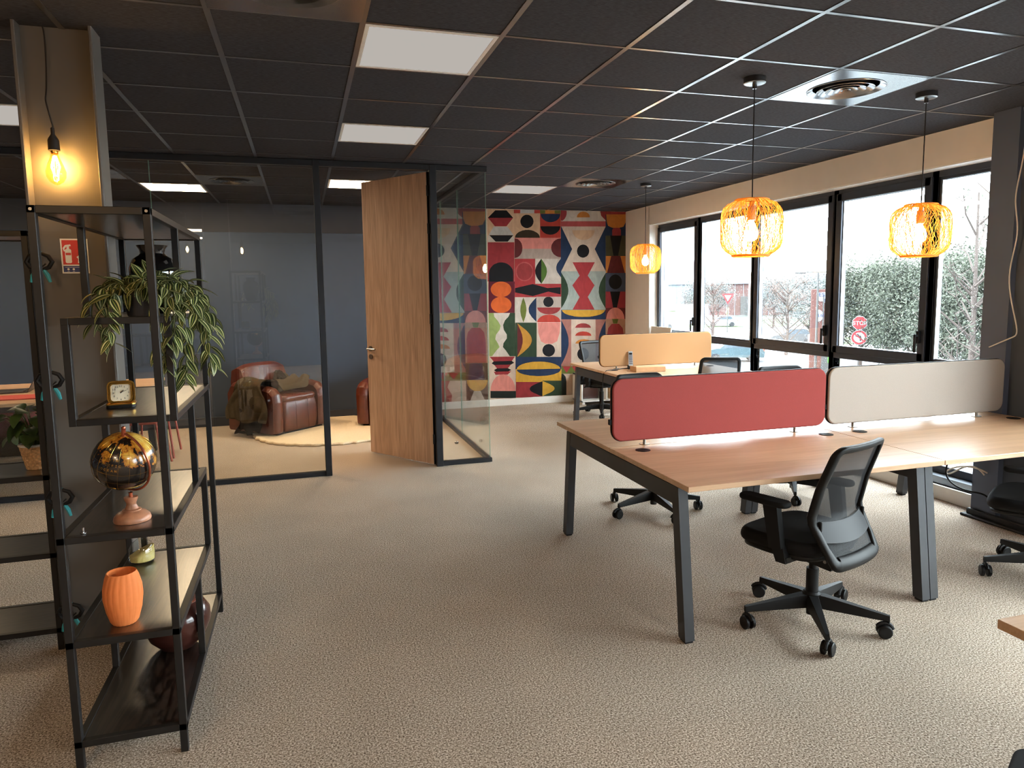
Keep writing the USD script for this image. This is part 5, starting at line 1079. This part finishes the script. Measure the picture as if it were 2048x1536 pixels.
# shop totem at the junction; faces the building
Cc = np.array(EYE)
def face(x, y): return math.atan2(Cc[1]-y, Cc[0]-x)+PI/2
tx, ty = 28.75, 30.95
tt = thing('sign_totem', 'tall brown advertising totem with stacked shop panels outside the third window', 'sign', (tx, ty, 0), face(tx, ty))
obj('body', MB().box(-.95, .72, .0, .30, GZ, 1.50, .03), 'totem_brown', tt)
obj('post', MB().box(-.30, .12, -.04, .0, GZ, -1.80, .01).box(-.30, -.22, -.06, .0, -1.8, 1.2, .01), 'totem_grey', tt)
def plate(x0, x1, z0, z1, mt): obj('panel', MB().box(x0, x1, -.06, .0, z0, z1, .01), mt, tt)
def words_on(txt, h, x, z, mt, y=-.062, name='lettering'):
    t = meshkit.text_mesh(txt, h, .01, bold=True); t.apply_translation([x, 0, 0]); T_ = np.eye(4); T_[:3, :3] = np.array([[1, 0, 0], [0, 0, -1], [0, 1, 0]]); T_[1, 3] = y; T_[2, 3] = z
    obj(name, MB().add(t, T_), mt, tt)
pl_ = Polygon([(-.62, .93), (-.55, 1.30), (.30, 1.34), (.36, 1.12), (.70, 1.10), (.70, .70), (-.10, .60), (-.28, .80), (-.45, .78)])
obj('panel', MB().ext(pl_.buffer(-.04).buffer(.04), .05, XZ(-.05)), 'totem_white', tt)
words_on('ESPACE', .20, -.54, 1.08, 'totem_ink'); words_on('ROUSSELL', .16, -.24, .78, 'totem_ink')
obj('panel', MB().ext(Polygon([(-.62, .32), (-.62, -.40), (-.40, -.36), (-.28, -.20), (-.24, .0), (-.34, .22), (-.46, .31)]), .05, XZ(-.05)), 'totem_white', tt); words_on('160', .17, -.59, -.10, 'totem_ink')
plate(.10, .70, -.78, .36, 'totem_white'); obj('emblem', MB().cyl((.45, -.062, .08), (.45, -.07, .08), .17, n=28), 'totem_grey', tt)
words_on('NATURE', .08, .16, -.42, 'totem_grey'); words_on('et CIE', .07, .26, -.60, 'totem_grey')
plate(.06, .70, -2.12, -.86, 'totem_red'); words_on('THIRIET', .12, .10, -1.58, 'totem_white')
plate(.06, .70, -2.78, -2.18, 'totem_green'); obj('emblem', MB().ext(Polygon([(.25, -2.66), (.38, -2.44), (.35, -2.30), (.44, -2.28), (.50, -2.46), (.64, -2.62), (.54, -2.66), (.44, -2.54), (.36, -2.68)]), .02, XZ(-.075)), 'totem_white', tt)

# street lamp, stop sign post, other signs
sl = thing('street_lamp', 'slender street lamp with double arm standing before the totem', 'street lamp', (27.9, 30.85, GZ), face(27.9, 30.85))
obj('pole', MB().cyl((0, 0, 0), (0, 0, 6.1), .085, .05, 14), 'totem_grey', sl)
obj('arm', MB().bar((-1.1, 0, 6.12), (1.1, 0, 6.12), .06, .05), 'totem_grey', sl)
for x in (-.95, .95): obj('lamp_head', MB().box(x-.3, x+.3, -.12, .12, 6.05, 6.15, .03), 'totem_grey', sl)
sp = thing('stop_sign', 'red octagonal stop sign above a round no left turn sign on one post outside', 'road sign', (30.15, 30.0, 0), face(30.15, 30.0))
obj('post', MB().cyl((0, .06, GZ), (0, .06, .0), .04, n=12), 'totem_grey', sp)
def octa(r): return Polygon([(r*math.cos(PI/8+k*PI/4), r*math.sin(PI/8+k*PI/4)) for k in range(8)])
def at(p, x, z):
    from shapely import affinity; return affinity.translate(p, x, z)
obj('octagon_border', MB().ext(at(octa(.42), 0, -.46), .02, XZ(.0)), 'totem_white', sp); obj('octagon', MB().ext(at(octa(.385), 0, -.46), .02, XZ(-.01)), 'road_red', sp)
t = meshkit.text_mesh('STOP', .21, .008, bold=True); t.apply_translation([-t.bounds[:, 0].mean(), -t.bounds[:, 1].mean(), 0]); T_ = np.eye(4); T_[:3, :3] = np.array([[1, 0, 0], [0, 0, -1], [0, 1, 0]]); T_[:3, 3] = (0, -.012, -.46); obj('lettering', MB().add(t, T_), 'totem_white', sp)
ci = lambda r: at(Point(0, 0).buffer(r, quad_segs=12), 0, -1.29)
obj('round_border', MB().ext(ci(.43), .02, XZ(.0)), 'totem_white', sp); obj('red_ring', MB().ext(ci(.405).difference(ci(.29)), .02, XZ(-.01)), 'road_red', sp); obj('round_face', MB().ext(ci(.29), .02, XZ(-.006)), 'totem_white', sp)
ar = Polygon([(.10, -1.50), (.10, -1.22), (-.02, -1.14), (-.06, -1.06), (-.22, -1.20), (-.04, -1.30), (-.03, -1.22), (.03, -1.26), (.03, -1.50)])
obj('arrow', MB().ext(ar, .01, XZ(-.012)), 'ink', sp); obj('red_bar', MB().bar((-.24, -.016, -1.08), (.24, -.016, -1.50), .012, .07, side=(0, 0, 1)), 'road_red', sp)
tag(obj('yellow_post', MB().cyl((70, 104, GZ), (70, 104, GZ+2.0), .22, n=14), 'post_yellow'), 'short yellow marker post on the far verge', 'post')
yp = thing('yield_sign', 'red and white triangular yield sign near the far trees', 'road sign', (49, 72, 0), face(49, 72))
obj('post', MB().cyl((0, .05, GZ), (0, .05, .9), .05, n=10), 'totem_grey', yp)
tri = Polygon([(-.75, 1.0), (.75, 1.0), (0, -.3)]); obj('border', MB().ext(tri, .02, XZ(0)), 'road_red', yp); obj('face', MB().ext(tri.buffer(-.2), .02, XZ(-.01)), 'totem_white', yp)
tag(obj('lamp_post', MB().cyl((52, 72, GZ), (52, 72, 3.0), .12, n=10), 'totem_white'), 'thin white lamp post seen through the second window', 'post')
tag(obj('road_barrier', MB().box(31.8, 34.4, 36.2, 36.4, -2.6, -1.5, .03), 'totem_white'), 'white roadside board with a small red mark near the silver car', 'board')
tag(obj('handrail', MB().tube([(10, 3, GZ+1.4), (24, 11, GZ+1.4)], .04, 8).tube([(10, 3, GZ+.9), (24, 11, GZ+.9)], .03, 8).cyl((10, 3, GZ), (10, 3, GZ+1.4), .04).cyl((17, 7, GZ), (17, 7, GZ+1.4), .04).cyl((24, 11, GZ), (24, 11, GZ+1.4), .04), 'totem_grey'), 'grey handrail outside below the lower panes', 'railing')

# sheds and a shop on the skyline
def shed(label, loc, rotz, w, d, h, rise, mt='shed_grey', n=1):
    s = thing('warehouse', label, 'building', (loc[0], loc[1], GZ), rotz)
    obj('wall', MB().box(-w/2, w/2, 0, d, 0, h), mt, s, smooth=False)
    for k in range(n):
        a, b = -w/2+w*k/n, -w/2+w*(k+1)/n
        obj('roof', MB().ext(Polygon([(a-.2, h), (a+.35*(b-a), h+rise), (b+.2, h)]), d+1, XZ(-.5)), 'shed_grey', s, smooth=False)
    rb = MB()
    for x in np.arange(-w/2+.5, w/2, 1.6): rb.box(x-.06, x+.06, -.10, 0, 0, h)
    obj('cladding_ribs', rb, 'shed_grey', s, smooth=False)
    obj('doorway', MB().box(-w*.1, w*.1, -.15, 0, 0, h*.6), 'totem_grey', s, smooth=False)
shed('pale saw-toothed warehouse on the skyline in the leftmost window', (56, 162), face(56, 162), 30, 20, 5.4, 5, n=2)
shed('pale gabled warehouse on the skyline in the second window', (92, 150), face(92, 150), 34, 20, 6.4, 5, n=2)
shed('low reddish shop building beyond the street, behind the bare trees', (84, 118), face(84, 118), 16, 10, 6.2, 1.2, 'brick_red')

def tree(name, label, x, y, h, crown_r, nleaf, seed, mt='twig_leaf', leaf=.16, bottom=.25, group=None, bare=False):
    r = random.Random(seed); t = thing(name, label, 'tree' if name != 'hedge' else 'hedge', (x, y, GZ), 0, group)
    b = MB(); tips = []
    b.tube([(0, 0, 0), (.1, 0, h*.35), (.05, .05, h*.9)], [.14, .10, .03], 7)
    for k in range(26):
        a = r.uniform(0, 2*PI); z0 = h*r.uniform(.15, .8); ln = crown_r*r.uniform(.5, 1.0)*(1.1-.6*z0/h)
        p1 = (ln*.5*math.cos(a), ln*.5*math.sin(a), z0+ln*.45); p2 = (ln*math.cos(a+.2), ln*math.sin(a+.2), min(h, z0+ln*r.uniform(.6, 1.2)))
        b.tube([(.05*math.cos(a), .05*math.sin(a), z0), p1, p2], [.05, .03, .012], 4); tips.append((p1, p2))
        for q in range(3):
            f = r.random(); s0 = np.array(p1)*(1-f)+np.array(p2)*f; e = s0+np.array([r.uniform(-.6, .6), r.uniform(-.6, .6), r.uniform(.1, .7)])*crown_r*.4
            b.tube([s0, e], [.018, .006], 3); tips.append((s0, e))
    obj('branches', b, 'bark', t)
    rr = np.random.RandomState(seed); n = nleaf
    k = rr.randint(0, len(tips), n); f = rr.rand(n, 1)
    A = np.array([tips[i][0] for i in k]); B = np.array([tips[i][1] for i in k])
    c = A*(1-f)+B*f+rr.normal(0, .16*crown_r if not bare else .05*crown_r, (n, 3)); c[:, 2] = np.clip(c[:, 2], h*bottom*.5, None)
    d1, d2 = rr.normal(size=(n, 3)), rr.normal(size=(n, 3)); d1 /= np.linalg.norm(d1, axis=1, keepdims=True); d2 /= np.linalg.norm(d2, axis=1, keepdims=True)
    V = np.stack([c-d1*leaf, c+d2*leaf*.6, c+d1*leaf, c-d2*leaf*.6], 1).reshape(-1, 3); i4 = np.arange(n)[:, None]*4
    F = np.vstack([i4+[0, 1, 2], i4+[0, 2, 3]])
    o = obj('foliage', trimesh.Trimesh(V, F, process=False), mt, t, smooth=False); o.SetCustomDataByKey('kind', 'stuff')
    return t
# the tall hedge of evergreens filling the right-hand windows
names = ['first', 'second', 'third', 'fourth', 'fifth', 'sixth', 'seventh', 'eighth']
hedge0 = None
hp = [(33.4, 33.4), (32.2, 30.0), (30.8, 26.6), (29.8, 23.6), (28.6, 20.6), (27.6, 17.8), (26.4, 15.0), (25.2, 12.4), (24.4, 9.8)]
for k, (x, y) in enumerate(hp):
    lb = 'dense evergreen of the tall grey green hedge outside the right-hand windows'
    if hedge0 is None: hedge0 = tree('evergreen', lb, x, y, 6.3, 2.6, 18000, 5, leaf=.085, bottom=.02, group='evergreens of the tall hedge outside')
    else: dup(hedge0, (x, y, GZ), k*1.3)
tree('bare_tree', 'thin bare tree rising above the hedge in the rightmost window', 23.5, 17.2, 9.6, 2.4, 700, 21, leaf=.07, bare=True)
tree('bare_tree', 'thin bare tree with few leaves beside the dark pilaster, tallest outside', 19.6, 11.6, 9.8, 2.6, 700, 22, leaf=.06, bare=True)
tree('bare_tree', 'bare spreading tree beside the totem in the third window', 36, 44, 6.2, 3.0, 2200, 23, mt='twig_brown', leaf=.055, bare=True)
tree('bare_tree', 'bare street tree in the second window beyond the teal car', 37.5, 57, 6.3, 2.2, 900, 24, mt='twig_brown', leaf=.07, bare=True)
far0 = None
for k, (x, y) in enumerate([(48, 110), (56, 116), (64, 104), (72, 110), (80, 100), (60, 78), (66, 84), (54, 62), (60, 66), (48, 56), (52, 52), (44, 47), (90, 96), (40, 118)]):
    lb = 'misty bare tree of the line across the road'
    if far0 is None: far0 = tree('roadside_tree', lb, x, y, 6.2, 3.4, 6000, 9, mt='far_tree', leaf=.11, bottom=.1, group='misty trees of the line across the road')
    else: dup(far0, (x, y, GZ), k*1.1)
